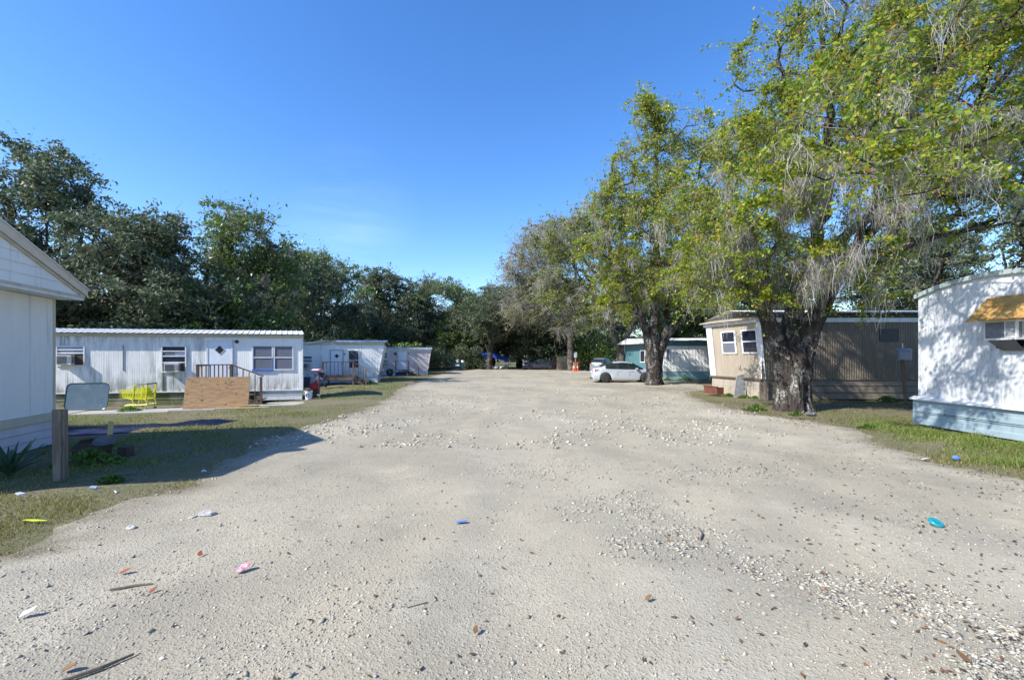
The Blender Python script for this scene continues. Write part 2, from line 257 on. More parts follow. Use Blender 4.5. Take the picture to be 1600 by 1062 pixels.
# ---------------------------------------------------------------- mesh helpers
class MB:
    def __init__(s): s.v = []; s.f = []
    def add(s, vs, fs):
        k = len(s.v); s.v += [tuple(v) for v in vs]; s.f += [tuple(i + k for i in f) for f in fs]; return s
    def box(s, x0, x1, y0, y1, z0, z1):
        return s.add([(x0, y0, z0), (x1, y0, z0), (x1, y1, z0), (x0, y1, z0), (x0, y0, z1), (x1, y0, z1), (x1, y1, z1), (x0, y1, z1)],
                     [(3, 2, 1, 0), (4, 5, 6, 7), (0, 1, 5, 4), (1, 2, 6, 5), (2, 3, 7, 6), (3, 0, 4, 7)])
    def bar(s, p, q, w, h, up=(0, 0, 1)):
        p = Vector(p); q = Vector(q); d = (q - p).normalized(); u = Vector(up)
        if abs(d.dot(u)) > .98: u = Vector((0, 1, 0))
        a = d.cross(u).normalized() * w / 2; b = a.cross(d).normalized() * h / 2
        vs = [p - a - b, p + a - b, p + a + b, p - a + b, q - a - b, q + a - b, q + a + b, q - a + b]
        return s.add(vs, [(3, 2, 1, 0), (4, 5, 6, 7), (0, 1, 5, 4), (1, 2, 6, 5), (2, 3, 7, 6), (3, 0, 4, 7)])
    def tube(s, pts, r, n=6, cap=True):
        pts = [Vector(p) for p in pts]; rs = r if isinstance(r, (list, tuple)) else [r] * len(pts); rings = []
        ref = None
        for i, p in enumerate(pts):
            d = (pts[min(i + 1, len(pts) - 1)] - pts[max(i - 1, 0)]).normalized()
            if ref is None: ref = Vector((0, 0, 1)) if abs(d.z) < .9 else Vector((1, 0, 0))
            a = d.cross(ref).normalized(); b = d.cross(a).normalized(); ref = ref
            rings.append([p + (a * math.cos(2 * math.pi * j / n) + b * math.sin(2 * math.pi * j / n)) * rs[i] for j in range(n)])
        vs = [v for g in rings for v in g]; fs = []
        for i in range(len(pts) - 1):
            for j in range(n): fs.append((i * n + j, i * n + (j + 1) % n, (i + 1) * n + (j + 1) % n, (i + 1) * n + j))
        if cap: fs += [tuple(range(n))[::-1], tuple((len(pts) - 1) * n + j for j in range(n))]
        return s.add(vs, fs)
    def lathe(s, prof, n=16, c=(0, 0, 0)):
        vs = [(c[0] + r * math.cos(2 * math.pi * j / n), c[1] + r * math.sin(2 * math.pi * j / n), c[2] + z) for r, z in prof for j in range(n)]
        fs = [(i * n + j, i * n + (j + 1) % n, (i + 1) * n + (j + 1) % n, (i + 1) * n + j) for i in range(len(prof) - 1) for j in range(n)]
        fs += [tuple(range(n))[::-1], tuple((len(prof) - 1) * n + j for j in range(n))]
        return s.add(vs, fs)
    def prism(s, pts, d):                              # polygon pts (3-D) pushed along d
        n = len(pts); d = Vector(d); vs = [Vector(p) for p in pts] + [Vector(p) + d for p in pts]
        return s.add(vs, [tuple(range(n))[::-1], tuple(range(n, 2 * n))] + [(i, (i + 1) % n, n + (i + 1) % n, n + i) for i in range(n)])
    def mesh(s, name, m, smooth=False):
        me = bpy.data.meshes.new(name); me.from_pydata([tuple(v) for v in s.v], [], s.f); me.materials.append(m)
        if smooth: me.polygons.foreach_set('use_smooth', [True] * len(me.polygons))
        me.validate(); return me
    def build(s, name, m, parent=None, loc=(0, 0, 0), rot=(0, 0, 0), smooth=False):
        return put(name, s.mesh(name, m, smooth), parent, loc, rot)
def put(name, me, parent=None, loc=(0, 0, 0), rot=(0, 0, 0)):
    o = bpy.data.objects.new(name, me); C.objects.link(o); o.location = loc; o.rotation_euler = rot
    if parent is not None: o.parent = parent
    return o
def tag(o, label=None, cat=None, group=None, kind=None):
    if label: o['label'] = label
    if cat: o['category'] = cat
    if group: o['group'] = group
    if kind: o['kind'] = kind
    return o
def thing(name, label, cat, loc=(0, 0, 0), rz=0, group=None):
    o = bpy.data.objects.new(name, None); C.objects.link(o); o.location = loc; o.rotation_euler = (0, 0, rz); o.empty_display_size = .2
    return tag(o, label, cat, group)
def copy_tree(o, parent=None):
    c = o.copy(); C.objects.link(c); c.parent = parent
    for ch in list(o.children): copy_tree(ch, c)
    return c
def np_mesh(name, V, F, m, smooth=False):
    V = np.asarray(V, np.float32).reshape(-1, 3); F = np.asarray(F, np.int32); k = F.shape[1]
    me = bpy.data.meshes.new(name); me.vertices.add(len(V)); me.vertices.foreach_set('co', V.ravel())
    me.loops.add(F.size); me.loops.foreach_set('vertex_index', F.ravel()); me.polygons.add(len(F))
    me.polygons.foreach_set('loop_start', np.arange(len(F), dtype=np.int32) * k)
    if smooth: me.polygons.foreach_set('use_smooth', np.ones(len(F), bool))
    me.materials.append(m); me.update(calc_edges=True); return me
def smoothstep(a, b, x):
    t = np.clip((x - a) / (b - a), 0, 1); return t * t * (3 - 2 * t)
def gz(x, y):                                          # height of the ground: nearly flat, falling a little in front of the long white home
    x = np.asarray(x, float); y = np.asarray(y, float)
    h = .022 * np.sin(x * .83 + 1.3) * np.sin(y * .61) + .014 * np.sin(x * 2.1 + y * 1.3) + .010 * np.sin(x * 3.3 - y * 2.7 + 1)
    h = h * smoothstep(-1, 2, y) - .20 * smoothstep(-7.5, -11.5, x) * smoothstep(10.5, 15.5, y) * smoothstep(29, 23, y)
    return h
def gzf(x, y): return float(gz(x, y))

# ---------------------------------------------------------------- ground, gravel lot, walkway
LEFT = [(-9, -6.4), (3, -5.3), (4.25, -4.9), (5.4, -5.0), (6.45, -4.75), (8, -5.1), (9.8, -5.55), (12, -5.5), (14, -5.3), (17, -5.2), (20, -5.5), (25, -6.4), (31, -7.1), (40, -7.4), (50, -7.6), (57, -8.0), (63, -8.2)]
RIGHT = [(-9, 8.6), (3, 8.2), (7, 7.75), (9.1, 7.75), (11.5, 8.75), (12.6, 8.55), (14, 8.0), (16.6, 8.1), (20, 8.3), (23, 8.8), (26, 12.2), (33, 12.5), (40, 11.5), (50, 11), (57, 10.5), (63, 9)]
def edge(tab, y):
    a = np.array(tab); return np.interp(y, a[:, 0], a[:, 1]) + .10 * np.sin(np.asarray(y) * 2.9 + 1) + .07 * np.sin(np.asarray(y) * 6.1) + .04 * np.sin(np.asarray(y) * 13.7)
def in_lot(x, y, pad=0.): return (x > edge(LEFT, y) - pad) & (x < edge(RIGHT, y) + pad) & (y < 62.5)
xs = np.concatenate([[-900, -300, -120, -60], np.arange(-40, 40.1, .8), [60, 120, 300, 900]]); ys = np.concatenate([[-200, -40], np.arange(-10, 34, .6), np.arange(34, 90, 2.), [120, 300, 1200, 2800]])
X, Y = np.meshgrid(xs, ys); Z = gz(X, Y) * (np.abs(X) < 50) * (Y < 95)
nx, ny = len(xs), len(ys); idx = np.arange(nx * ny).reshape(ny, nx)
F = np.stack([idx[:-1, :-1], idx[:-1, 1:], idx[1:, 1:], idx[1:, :-1]], -1).reshape(-1, 4)
tag(put('ground', np_mesh('ground', np.stack([X, Y, Z - .012], -1), F, M['soil'], True)), 'dry soil and thatch ground around the gravel lot', kind='structure')
ys = [-9.]
while ys[-1] < 63: ys.append(ys[-1] + max(.16, .022 * ys[-1]))
ys = np.array(ys); t = np.linspace(0, 1, 90); el, er = edge(LEFT, ys), edge(RIGHT, ys)
X = el[:, None] + (er - el)[:, None] * t; Y = np.repeat(ys[:, None], 90, 1); Z = gz(X, Y) + .016 * np.minimum(1, np.minimum(t, 1 - t) * 24) ; Z[:, 0] -= .03; Z[:, -1] -= .03
Z += .006 * np.sin(X * 5.1 + Y * 1.7) * np.sin(Y * 2.3 - X)
VERGE = np.clip(1 - np.minimum(X - el[:, None], er[:, None] - X) / (1.3 + .012 * Y), 0, 1) * .9; VERGE = np.maximum(VERGE, .75 * np.exp(-(((X - 9) / 3.5) ** 2 + ((Y - 25) / 4.0) ** 2))); VERGE = np.maximum(VERGE, .6 * np.exp(-(((X - 6.5) / 5) ** 2 + ((Y - 36) / 6.0) ** 2)))
idx = np.arange(X.size).reshape(X.shape)
F = np.stack([idx[:-1, :-1], idx[:-1, 1:], idx[1:, 1:], idx[1:, :-1]], -1).reshape(-1, 4)
lot_me = np_mesh('gravel_lot', np.stack([X, Y, Z], -1), F, M['lot'], True)
lot_me.attributes.new('verge', 'FLOAT', 'POINT').data.foreach_set('value', VERGE.astype(np.float32).ravel())
tag(put('gravel_lot', lot_me), 'wide pale crushed limestone driveway between the homes', kind='structure')

# concrete walk before the long white home: slabs
walk = thing('concrete_walkway', 'cracked concrete walkway in front of the long white home', 'walkway', (-8.4, 18.35, 0), R(12.5)); walk['kind'] = 'structure'
del walk['category']
rr = random.Random(4)
for i in range(7):
    x1 = -i * 1.5; x0 = x1 - 1.47; a = rr.uniform(-.012, .012)
    g0 = gzf(-8.4 + (x0 + .7) * .976, 18.35 + (x0 + .7) * .216)
    b = MB(); yf = -.55 - .09 * i; yb = .15 - .03 * i
    b.prism([(x0, yf, g0 - .1), (x1, yf + .07, g0 - .1), (x1, yb + .6, g0 - .1), (x0, yb + .6, g0 - .1)], (0, 0, .135 + a)); b.build('slab', M['concrete'], walk)
pad = MB(); pad.prism([(6.3, 48.5, -.03), (8.6, 48.8, -.03), (8.9, 55.4, -.03), (6.1, 55.2, -.03)], (0, 0, .085)); tag(pad.build('concrete_pad', M['concrete']), 'pale concrete pad under the orange cones', kind='structure')

# ---------------------------------------------------------------- mobile home pieces
def rib_mesh(name, wd, z0, z1, m, pitch=.1, depth=.012, lean=0.):
    """one siding panel, ribbed, in its own frame: x along the wall, facing -y; lean moves the top out by that much"""
    b = MB(); prof = []; x = 0.
    n = max(1, round(wd / pitch)); p = wd / n
    for i in range(n):
        prof += [(i * p + .1 * p, 0), (i * p + .62 * p, 0), (i * p + .72 * p, -depth), (i * p + .9 * p, -depth)]
    prof = [(0, 0)] + prof + [(wd, 0)]
    vs = [(x, y, z0) for x, y in prof] + [(x, y - lean, z1) for x, y in prof]; k = len(prof)
    b.add(vs, [(i, i + 1, k + i + 1, k + i) for i in range(k - 1)])
    b.add([(0, .05, z0), (wd, .05, z0), (wd, .05 - lean, z1), (0, .05 - lean, z1)], [(3, 2, 1, 0)])
    b.add([(0, 0, z1), (wd, 0, z1), (wd, .05, z1), (0, .05, z1)], [])
    return b.mesh(name, m)
def siding(parent, x0, x1, z0, z1, m, pw=1.22, pitch=.1, y=0., lean=0., rz=0, org=(0, 0), depth=.012):
    n = max(1, round((x1 - x0) / pw)); wd = (x1 - x0) / n; me = rib_mesh('wall_panel', wd - .006, z0, z1, m, pitch, depth, lean)
    for i in range(n):
        xx = x0 + i * wd; c, s = math.cos(rz), math.sin(rz)
        put('wall_panel', me, parent, (org[0] + xx * c - y * s, org[1] + xx * s + y * c, 0), (0, 0, rz))
def core(parent, x0, x1, y0, y1, z0, z1, m):            # the inside shell behind the siding
    MB().box(x0, x1, y0, y1, z0, z1).build('wall_core', m, parent)
def roof_sheets(parent, x0, x1, yf, yb, zf, zr, m, pw=.92, skew=.0, ribs=4):
    """ribbed sheets from the front eave (yf, zf) up to the ridge and down to the back eave"""
    n = max(1, round((x1 - x0) / pw)); wd = (x1 - x0) / n; ym = (yf + yb) / 2; b = MB(); pr = []
    for i in range(ribs):
        a = i * wd / ribs; p = wd / ribs; pr += [(a, 0), (a + p * .7, 0), (a + p * .78, .022), (a + p * .92, .022)]
    pr.append((wd - .004, 0)); k = len(pr)
    st = [(yf, zf), (ym, zr), (yb, zf)]
    for dz in (0, -.012):
        b.add([(x, y, z + h + dz) for y, z in st for x, h in pr], [(r * k + i, r * k + i + 1, (r + 1) * k + i + 1, (r + 1) * k + i) for r in range(2) for i in range(k - 1)])
    b.add([(x, yf, zf + h + dz) for dz in (0, -.012) for x, h in pr], [(i, i + 1, k + i + 1, k + i) for i in range(k - 1)])
    b.v = [(x + skew * (y - yf), y, z) for x, y, z in b.v]; me = b.mesh('roof_sheet', m)
    for i in range(n): put('roof_sheet', me, parent, (x0 + i * wd, 0, 0))
def frame_bars(b, w_, h_, t=.05, d=.045, zs=(), xs=()):
    b.box(0, w_, -d, .0, 0, t); b.box(0, w_, -d, .0, h_ - t, h_); b.box(0, t, -d + .002, 0, t, h_ - t); b.box(w_ - t, w_, -d + .002, 0, t, h_ - t)
    for z in zs: b.box(t, w_ - t, -d + .006, 0, z - .02, z + .02)
    for x in xs: b.box(x - .025, x + .025, -d + .004, 0, t, h_ - t)
def window(parent, x, z, w_, h_, panes, fm='white_trim', zs=(), xs=(), y=0., rz=0, tilt=0., t=.045, lean_at=None, name='window'):
    b = MB(); frame_bars(b, w_, h_, t, .05, zs, xs); fr = b.build(name, M[fm], parent, (x, y, z), (tilt, 0, rz))
    for (a0, a1, c0, c1, pm) in panes: MB().box(a0, a1, -.022, -.008, c0, c1).build('pane', M[pm], fr)
    return fr
def aircon(parent, x, z, w_, h_, d=.28, y=0., rz=0, split=.72):
    b = MB(); b.box(0, w_, -d, 0, 0, h_); bw = b.build('air_conditioner', M['ac_white'], parent, (x, y, z), (0, 0, rz))
    g = MB(); g.box(.03, w_ * split, -d - .006, -d, .04, h_ - .04)
    for i in range(7): zz = .05 + (h_ - .1) * i / 7; g.box(.035, w_ * split - .005, -d - .014, -d - .006, zz, zz + .012)
    g.build('grille', M['ac_grille'], bw)
    MB().box(w_ * split + .03, w_ - .03, -d - .008, -d, h_ * .2, h_ - .05).build('control_panel', M['grey_plastic'], bw)
    for i in range(2): MB().box(w_ - .006 + .003, w_ + .006, -d + .05 + i * .1, -d + .12 + i * .1, .05, h_ - .05).build('side_vent', M['ac_grille'], bw)
    return bw
def door(parent, x, z, w_, h_, y=0., dm='door_white', fm='white_trim', diamond=None, knob_left=False, name='door', rz=0):
    d = MB().box(.05, w_ - .05, -.03, 0, .0, h_ - .05).build(name, M[dm], parent, (x, y, z), (0, 0, rz))
    b = MB(); b.box(0, .05, -.045, 0, 0, h_); b.box(w_ - .05, w_, -.045, 0, 0, h_); b.box(.05, w_ - .05, -.045, 0, h_ - .05, h_); b.build('door_frame', M[fm], d)
    if diamond:
        cz, s_ = diamond; cx = w_ / 2
        MB().prism([(cx, -.036, cz - s_), (cx + s_, -.036, cz), (cx, -.036, cz + s_), (cx - s_, -.036, cz)], (0, .006, 0)).build('diamond_window', M['glass_dark'], d)
        m_ = MB()
        for p, q in (((cx, cz - s_ - .02), (cx + s_ + .02, cz)), ((cx + s_ + .02, cz), (cx, cz + s_ + .02)), ((cx, cz + s_ + .02), (cx - s_ - .02, cz)), ((cx - s_ - .02, cz), (cx, cz - s_ - .02))):
            m_.bar((p[0], -.036, p[1]), (q[0], -.036, q[1]), .02, .022, (0, 1, 0))
        m_.build('diamond_trim', M['cream_trim'], d)
    kx = .11 if knob_left else w_ - .12
    MB().lathe([(.005, -.028), (.02, -.04), (.032, -.07), (.02, -.09), (.004, -.095)], 8).build('door_knob', M['rim_grey'], d, (kx, -.03 + .03, h_ * .42), (R(-90), 0, 0)).location = (kx, -.055 + .05, h_ * .45)
    MB().box(.06, w_ - .06, -.036, -.03, .02, .14).build('kick_plate', M['white_trim'], d)
    return d
def skirt(parent, x0, x1, z0, z1, m, bands=3, y=.03, cap=True, pw=2.4, rz=0, org=(0, 0)):
    """horizontal bands of skirting, each panel its own piece"""
    n = max(1, round((x1 - x0) / pw)); wd = (x1 - x0) / n; h = (z1 - z0) / bands; c, s = math.cos(rz), math.sin(rz)
    b = MB(); b.prism([(0, .012, 0), (0, -.016, .004), (0, -.004, h - .012), (0, .012, h - .004)], (wd - .004, 0, 0)); me = b.mesh('skirting_panel', m)
    for i in range(n):
        for k in range(bands):
            xx = x0 + i * wd; put('skirting_panel', me, parent, (org[0] + xx * c - y * s, org[1] + xx * s + y * c, z0 + k * h), (0, 0, rz))
def steps(name_label, loc, rz, Wl, run, zt, zl, zd, depth, m, group, railm=None, balusters=True, n_tr=2, thick=.05):
    """porch landing along x from 0 to Wl, flight going down to the right to Wl+run; front rail on y=0, wall behind at y=depth"""
    t = thing('wooden_steps', name_label, 'steps', loc, rz, group); wm = M[m]; rm = M[railm or m]
    pw = .09
    for x in (0, Wl):
        MB().box(x - pw / 2, x + pw / 2, -pw / 2, pw / 2, -.15, zt).build('post', wm, t)
    MB().box(Wl + run - .04, Wl + run + .04, -.04, .04, -.15, zl).build('post', wm, t)
    for x in (0, Wl): MB().box(x - pw / 2, x + pw / 2, depth - .12, depth - .03, -.15, zd - .05).build('rear_post', wm, t)
    MB().bar((-.05, 0, zt + .02), (Wl + .03, 0, zt + .02), .11, .04).build('top_rail', rm, t)
    MB().bar((Wl, -.001, zt + .018), (Wl + run + .08, -.001, zl + .03), .10, .04).build('sloping_rail', rm, t)
    MB().bar((0, 0, zd + .10), (Wl, 0, zd + .10), .04, .07).build('bottom_rail', rm, t)
    MB().bar((-.002, .05, zt - .02), (-.002, depth - .06, zt - .02), .09, .04).build('side_rail', rm, t)
    nb = 7
    if balusters:
        for i in range(nb):
            x = Wl * (i + 1) / (nb + 1); MB().box(x - .017, x + .017, -.03, .004, zd + .06, zt + .0).build('baluster', rm, t)
        for i in range(4):
            f = (i + 1) / 5; x = Wl + run * f; ztop = zt + (zl - zt) * f; zb = max(.02, zd * (1 - f) - .05); MB().box(x - .015, x + .015, -.028, .003, zb, ztop).build('baluster', rm, t)
    nd = max(3, round(depth / .145)); wd = depth / nd
    for i in range(nd): MB().box(-.04, Wl + .02, i * wd - .02, i * wd + wd - .028, zd - .04, zd).build('deck_board', wm, t)
    MB().box(-.02, Wl, -.058, -.026, zd - .19, zd - .043).build('rim_joist', wm, t)
    for i in range(n_tr):
        f = (i + .5) / (n_tr + .3); x = Wl + run * f; z = zd * (1 - (i + 1) / (n_tr + 1)); MB().box(x - .02, x + .30, .03, depth - .06, z - .04, z).build('tread', wm, t)
    for yy in (.01, depth - .07): MB().prism([(Wl + .02, yy, zd - .05), (Wl + .02, yy, zd - .27), (Wl + run - .1, yy, -.1), (Wl + run + .06, yy, -.1)], (0, .04, 0)).build('stringer', wm, t)
    return t

# ---------------------------------------------------------------- the long white home on the left
h = thing('mobile_home', 'long dirty white mobile home with metal roof behind the yellow shopping cart', 'mobile home', (-9.29, 20.2, 0), R(12.5))
L1 = -15.
core(h, L1 + .05, -.85, .06, 2.5, .30, 2.74, M['white_siding'])
siding(h, L1, -3.80, .37, 2.64, M['white_siding'], 1.22, .085, depth=.0018)
siding(h, -2.78, 0, .37, 2.64, M['white_siding_b'], 1.4, .085, depth=.003)
siding(h, 0, 2.6, .37, 2.64, M['white_siding_b'], 1.3, .085, rz=R(105.6), org=(0, 0))
MB().box(-3.80, -2.78, -.004, .05, 2.52, 2.64).build('door_header', M['white_siding_b'], h)
MB().box(L1, .03, -.05, .02, 2.645, 2.775).build('fascia', M['cream_trim'], h)
MB().box(.0, 2.6, -.035, .0, 2.645, 2.775).build('end_fascia', M['cream_trim'], h, (.0, .03, 0), (0, 0, R(105.6)))
MB().box(-.04, .02, -.028, .03, .30, 2.643).build('corner_trim', M['white_trim'], h)
MB().box(L1, .02, -.035, .02, .325, .368).build('sill_trim', M['white_trim'], h)
roof_sheets(h, L1 - .1, .12, -.24, 2.75, 2.80, 3.02, M['roof_metal'], .9, skew=-.27)
skirt(h, L1, -1.72, -.28, .325, M['mossy_skirt'], 2, .05, pw=2.2)
skirt(h, -1.70, .0, -.08, .325, M['white_skirt'], 2, .03, pw=1.7)
skirt(h, 0, 2.6, -.08, .325, M['white_skirt'], 2, .03, rz=R(105.6))
# windows from the far left to the corner
wn1 = window(h, -9.16, 1.44, .98, .82, [(.045, .935, .54, .775, 'louver'), (.045, .935, .045, .50, 'rust')], zs=(.52, .66), y=-.002)
aircon(h, -9.02, 1.50, .50, .39, .26)
wn2 = window(h, -5.48, 1.16, .93, 1.12, [(.045, .885, .44, .66, 'glass_dark'), (.045, .50, .70, .87, 'blind'), (.50, .885, .70, .87, 'louver'), (.045, .885, .91, 1.075, 'glass_dark'), (.045, .885, .045, .40, 'rust')], zs=(.42, .68, .89), y=-.002)
aircon(h, -5.28, 1.19, .52, .36, .26)
MB().bar((-5.42, -.02, .40), (-5.42, -.02, 1.15), .035, .02).build('stain_strip', M['mossy_skirt'], h)
MB().bar((-6.86, -.016, 1.25), (-6.86, -.016, 2.3), .03, .02).build('seam_strip', M['grey_plastic'], h)
door(h, -3.79, .40, 1.0, 2.12, -.002, diamond=(1.71, .17))
lampb = MB().lathe([(.05, 0), (.075, .02), (.075, .06), (.05, .10), (.01, .115)], 10).build('porch_light', M['black_plastic'], h, (-2.63, -.01, 2.47), (R(90), 0, 0))
dwn = window(h, -2.03, 1.23, .83, 1.08, [(.045, .785, .57, 1.035, 'blind'), (.045, .785, .045, .53, 'blind')], zs=(.55,), y=-.002)
bt = MB(); bt.box(.0, .83, -.056, -.004, -.045, -.002); bt.box(.0, .785, -.056, -.051, .0, .045); bt.box(.787, .83, -.058, -.051, 0.0, .53); bt.build('blue_trim', M['blue_trim'], dwn)
window(h, -1.17, 1.23, .80, 1.08, [(.045, .755, .57, 1.035, 'blind'), (.045, .755, .045, .53, 'blind')], zs=(.55,), y=-.002)

# ---------------------------------------------------------------- second and third homes on the left
def nosed_home(label, loc, rz, L, D, zb, zt, zr, wall, skm, lean=.42, curve=None):
    t = thing('mobile_home', label, 'mobile home', loc, rz)
    n = max(1, round(L / 1.22)); wd = L / n; me = rib_mesh('wall_panel', wd - .006, zb, zt, wall, .11, .008)
    for i in range(n): put('wall_panel', me, t, (-L + i * wd - .02, 0, 0))
    core(t, -L, -.06, .06, D, zb - .05, zt, M['white_skirt'])
    b = MB(); b.prism([(-.022, 0, zb), (-.0, 0, zb), (lean, 0, zt), (-.022, 0, zt)], (0, .05, 0)); b.build('nose_panel', wall, t)
    b = MB(); b.prism([(0, .0, zb), (.02, .0, zb), (lean + .02, 0, zt), (lean, 0, zt)], (0, D, 0)); b.build('end_wall', wall, t)
    b = MB(); b.bar((.02, -.012, zb), (lean + .02, -.012, zt), .05, .03, (0, 1, 0)); b.build('corner_trim', M['white_trim'], t)
    MB().box(-L, lean + .05, -.03, .02, zt + .002, zt + (zr - zt) * .72).build('fascia', M['cream_trim'] if curve else M['white_trim'], t)
    roof_sheets(t, -L + (0 if not curve else 1.55), lean + .18, -.16, D + .16, zr - .06, zr + .10, M['roof_metal'], .92)
    MB().box(-L, .02, -.03, .02, zb - .05, zb - .003).build('sill_trim', M['white_trim'], t)
    skirt(t, -L, .0, -.05, zb - .05, M[skm], 2, .02, pw=2.0)
    skirt(t, 0, D, -.05, zb - .05, M[skm], 2, .0, rz=R(90))
    return t
h2 = nosed_home('white mobile home with slanted end wall and a dark patterned window', (-9.48, 32.1, 0), R(12.5), 6.4, 3.4, .45, 2.60, 2.90, M['white_siding_b'], 'white_skirt', curve=True)
b = MB()                                               # the roof dropping away at its left end
pts = [(-6.4, 2.25), (-5.6, 2.47), (-4.9, 2.66), (-4.2, 2.80), (-3.45, 2.90)]
for (x0, z0), (x1, z1) in zip(pts[:-1], pts[1:]): b.prism([(x0, -.17, z0 - .05), (x1, -.17, z1 - .05), (x1, -.17, z1 + .03), (x0, -.17, z0 + .03)], (0, 3.7, 0))
b.build('curved_roof', M['roof_metal'], h2)
for o in [c for c in h2.children if c.name.startswith('roof_sheet') and c.location.x < -3.6]: bpy.data.objects.remove(o)
door(h2, -3.14, .50, .86, 1.78, -.012, diamond=(1.35, .14), fm='grey_plastic')
window(h2, -1.95, 1.0, .70, 1.24, [(.04, .66, .56, 1.20, 'curtain'), (.04, .66, .04, .52, 'glass_dark')], zs=(.54,), y=-.012, t=.035)
window(h2, -5.35, 1.42, 1.05, .42, [(.04, 1.01, .04, .13, 'glass_dark'), (.04, 1.01, .27, .38, 'glass_dark'), (.04, 1.01, .15, .25, 'louver')], zs=(.14, .26), y=-.012, t=.03)
aircon(h2, -4.95, 1.02, .5, .34, .2, y=-.01)
MB().lathe([(.03, 0), (.05, .02), (.04, .08), (.008, .09)], 8).build('porch_light', M['black_plastic'], h2, (-2.2, -.01, 1.98), (R(90), 0, 0))

h3 = nosed_home('pale pink beige mobile home farthest along the left side', (-8.42, 45.36, 0), R(12.5), 8.0, 3.4, .42, 2.36, 2.62, M['pink_siding'], 'white_skirt', lean=.30)
window(h3, -4.95, 1.58, 1.12, .62, [(.05, 1.07, .05, .57, 'blind')], zs=(.3,), y=-.012)
aircon(h3, -4.90, 1.14, 1.05, .40, .24, y=-.012, split=.62)
door(h3, -2.85, .42, .84, 1.92, -.012)
MB().lathe([(.03, 0), (.06, .02), (.05, .1), (.008, .11)], 8).build('porch_light', M['black_plastic'], h3, (-1.85, -.01, 2.1), (R(90), 0, 0))
pl = MB(); pl.bar((-3.1, -.05, 2.25), (-3.1, -.22, 2.25), .02, .02); pl.lathe([(.03, 1.93), (.12, 1.98), (.14, 2.12), (.02, 2.2)], 8, (-3.1, -.2, 0)); pl.build('hanging_basket', M['black_plastic'], h3)

# ---------------------------------------------------------------- porch steps
G = 'wooden porch steps at the doors of the left homes'
steps('dark wooden steps with rails behind the leaning plywood sheet', (-12.50, 18.10, -.12), R(12.5), 1.20, 1.10, 1.60, 1.12, .52, 1.15, 'dark_wood', G)
steps('brown wooden porch steps at the white home with slanted end', (-11.95, 28.75, 0), R(12.5), 1.83, .78, 1.45, .95, .50, 2.2, 'tan_wood', G, 'dark_wood')
steps('dark porch steps in front of the pale pink home', (-11.0, 43.1, 0), R(12.5), 1.16, .95, 1.36, .93, .42, 1.2, 'dark_wood', G, balusters=False)

# ---------------------------------------------------------------- gable-ended home at the near left
n = thing('mobile_home', 'white gable ended home at the left edge behind the weathered post', 'mobile home', (-9.7, 9.64, 0), R(-74.3))
# local x runs along the gable wall towards the camera, local y points out to the lot (walls face +y)
W = 4.5; ZB, ZT = .67, 3.05
def gpanel(x0, x1, z0, z1, m, name='wall_panel', y=0., t=.05): return MB().box(x0 + .003, x1 - .003, y - t, y, z0, z1).build(name, M[m], n)
for x0, x1 in ((0, .68), (.68, 1.9), (1.9, 3.12), (3.12, 4.34), (4.34, 4.5)): gpanel(x0, x1, ZB, ZT, 'house_siding')
for x in (.68, 1.9, 3.12): MB().box(x - .012, x + .012, .001, .007, ZB, ZT).build('seam_batten', M['white_trim'], n)
MB().box(-.03, .04, -.10, .012, ZB, ZT).build('corner_trim', M['cream_trim'], n)
MB().box(0, W, -9, -.06, .0, ZT).build('wall_core', M['house_siding'], n)
MB().box(-.06, W + .06, -.05, .045, ZB - .16, ZB - .003).build('belt_trim', M['cream_trim'], n)
b = MB(); hh = (ZB - .16) / 3; b.prism([(0, -.02, 0), (0, .022, .004), (0, .006, hh - .004), (0, -.02, hh - .004)], (2.25, 0, 0)); me = b.mesh('skirting_plank', M['house_skirt'])
for i in range(2):
    for k in range(3): put('skirting_plank', me, n, (i * 2.25, 0, k * hh))
MB().box(-.22, W + .22, -.01, .40, 3.06, 3.10).build('soffit', M['white_trim'], n)
MB().box(-.20, W + .20, .28, .40, 3.101, 3.16).build('gable_base_trim', M['cream_trim'], n)
RZ = 3.16 + (W / 2 + .45) * .345
zg = lambda x: 3.165 + (min(x, W - x) + .40) * .345
ng = 5
for i in range(ng):                                     # gable boards
    z0 = 3.165 + i * .19; z1 = z0 + .187
    xa = -.24 + max(0, (z0 - 3.165)) / .345; xb = W - xa; xa1 = -.24 + (z1 - 3.165) / .345
    if xa1 > W / 2: xa1 = W / 2
    b = MB(); b.prism([(xa, .36, z0), (xb, .36, z0), (W - xa1, .348, z1), (xa1, .348, z1)], (0, -.03, 0)); b.build('gable_board', M['house_siding'], n)
for sgn in (0, 1):
    f = (lambda x: x) if sgn == 0 else (lambda x: W - x)
    b = MB(); b.prism([(f(-.34), .365, 3.165), (f(W / 2), .365, RZ - .02), (f(W / 2), .365, RZ + .16), (f(-.34), .365, 3.315)], (0, .05, 0)); b.build('rake_board', M['beige_trim'], n)
    b = MB(); b.prism([(f(-.30), .335, 3.115), (f(W / 2), .335, RZ - .075), (f(W / 2), .335, RZ - .025), (f(-.30), .335, 3.165)], (0, .05, 0)); b.build('rake_trim', M['cream_trim'], n)
    for i in range(9):
        b = MB(); y1 = .44 - i * 1.05; y0 = y1 - 1.045
        b.prism([(f(-.37), y0, 3.295), (f(W / 2), y0, RZ + .155), (f(W / 2), y0, RZ + .18), (f(-.37), y0, 3.32)], (0, y1 - y0, 0)); b.build('roof_sheet', M['roof_metal'], n)
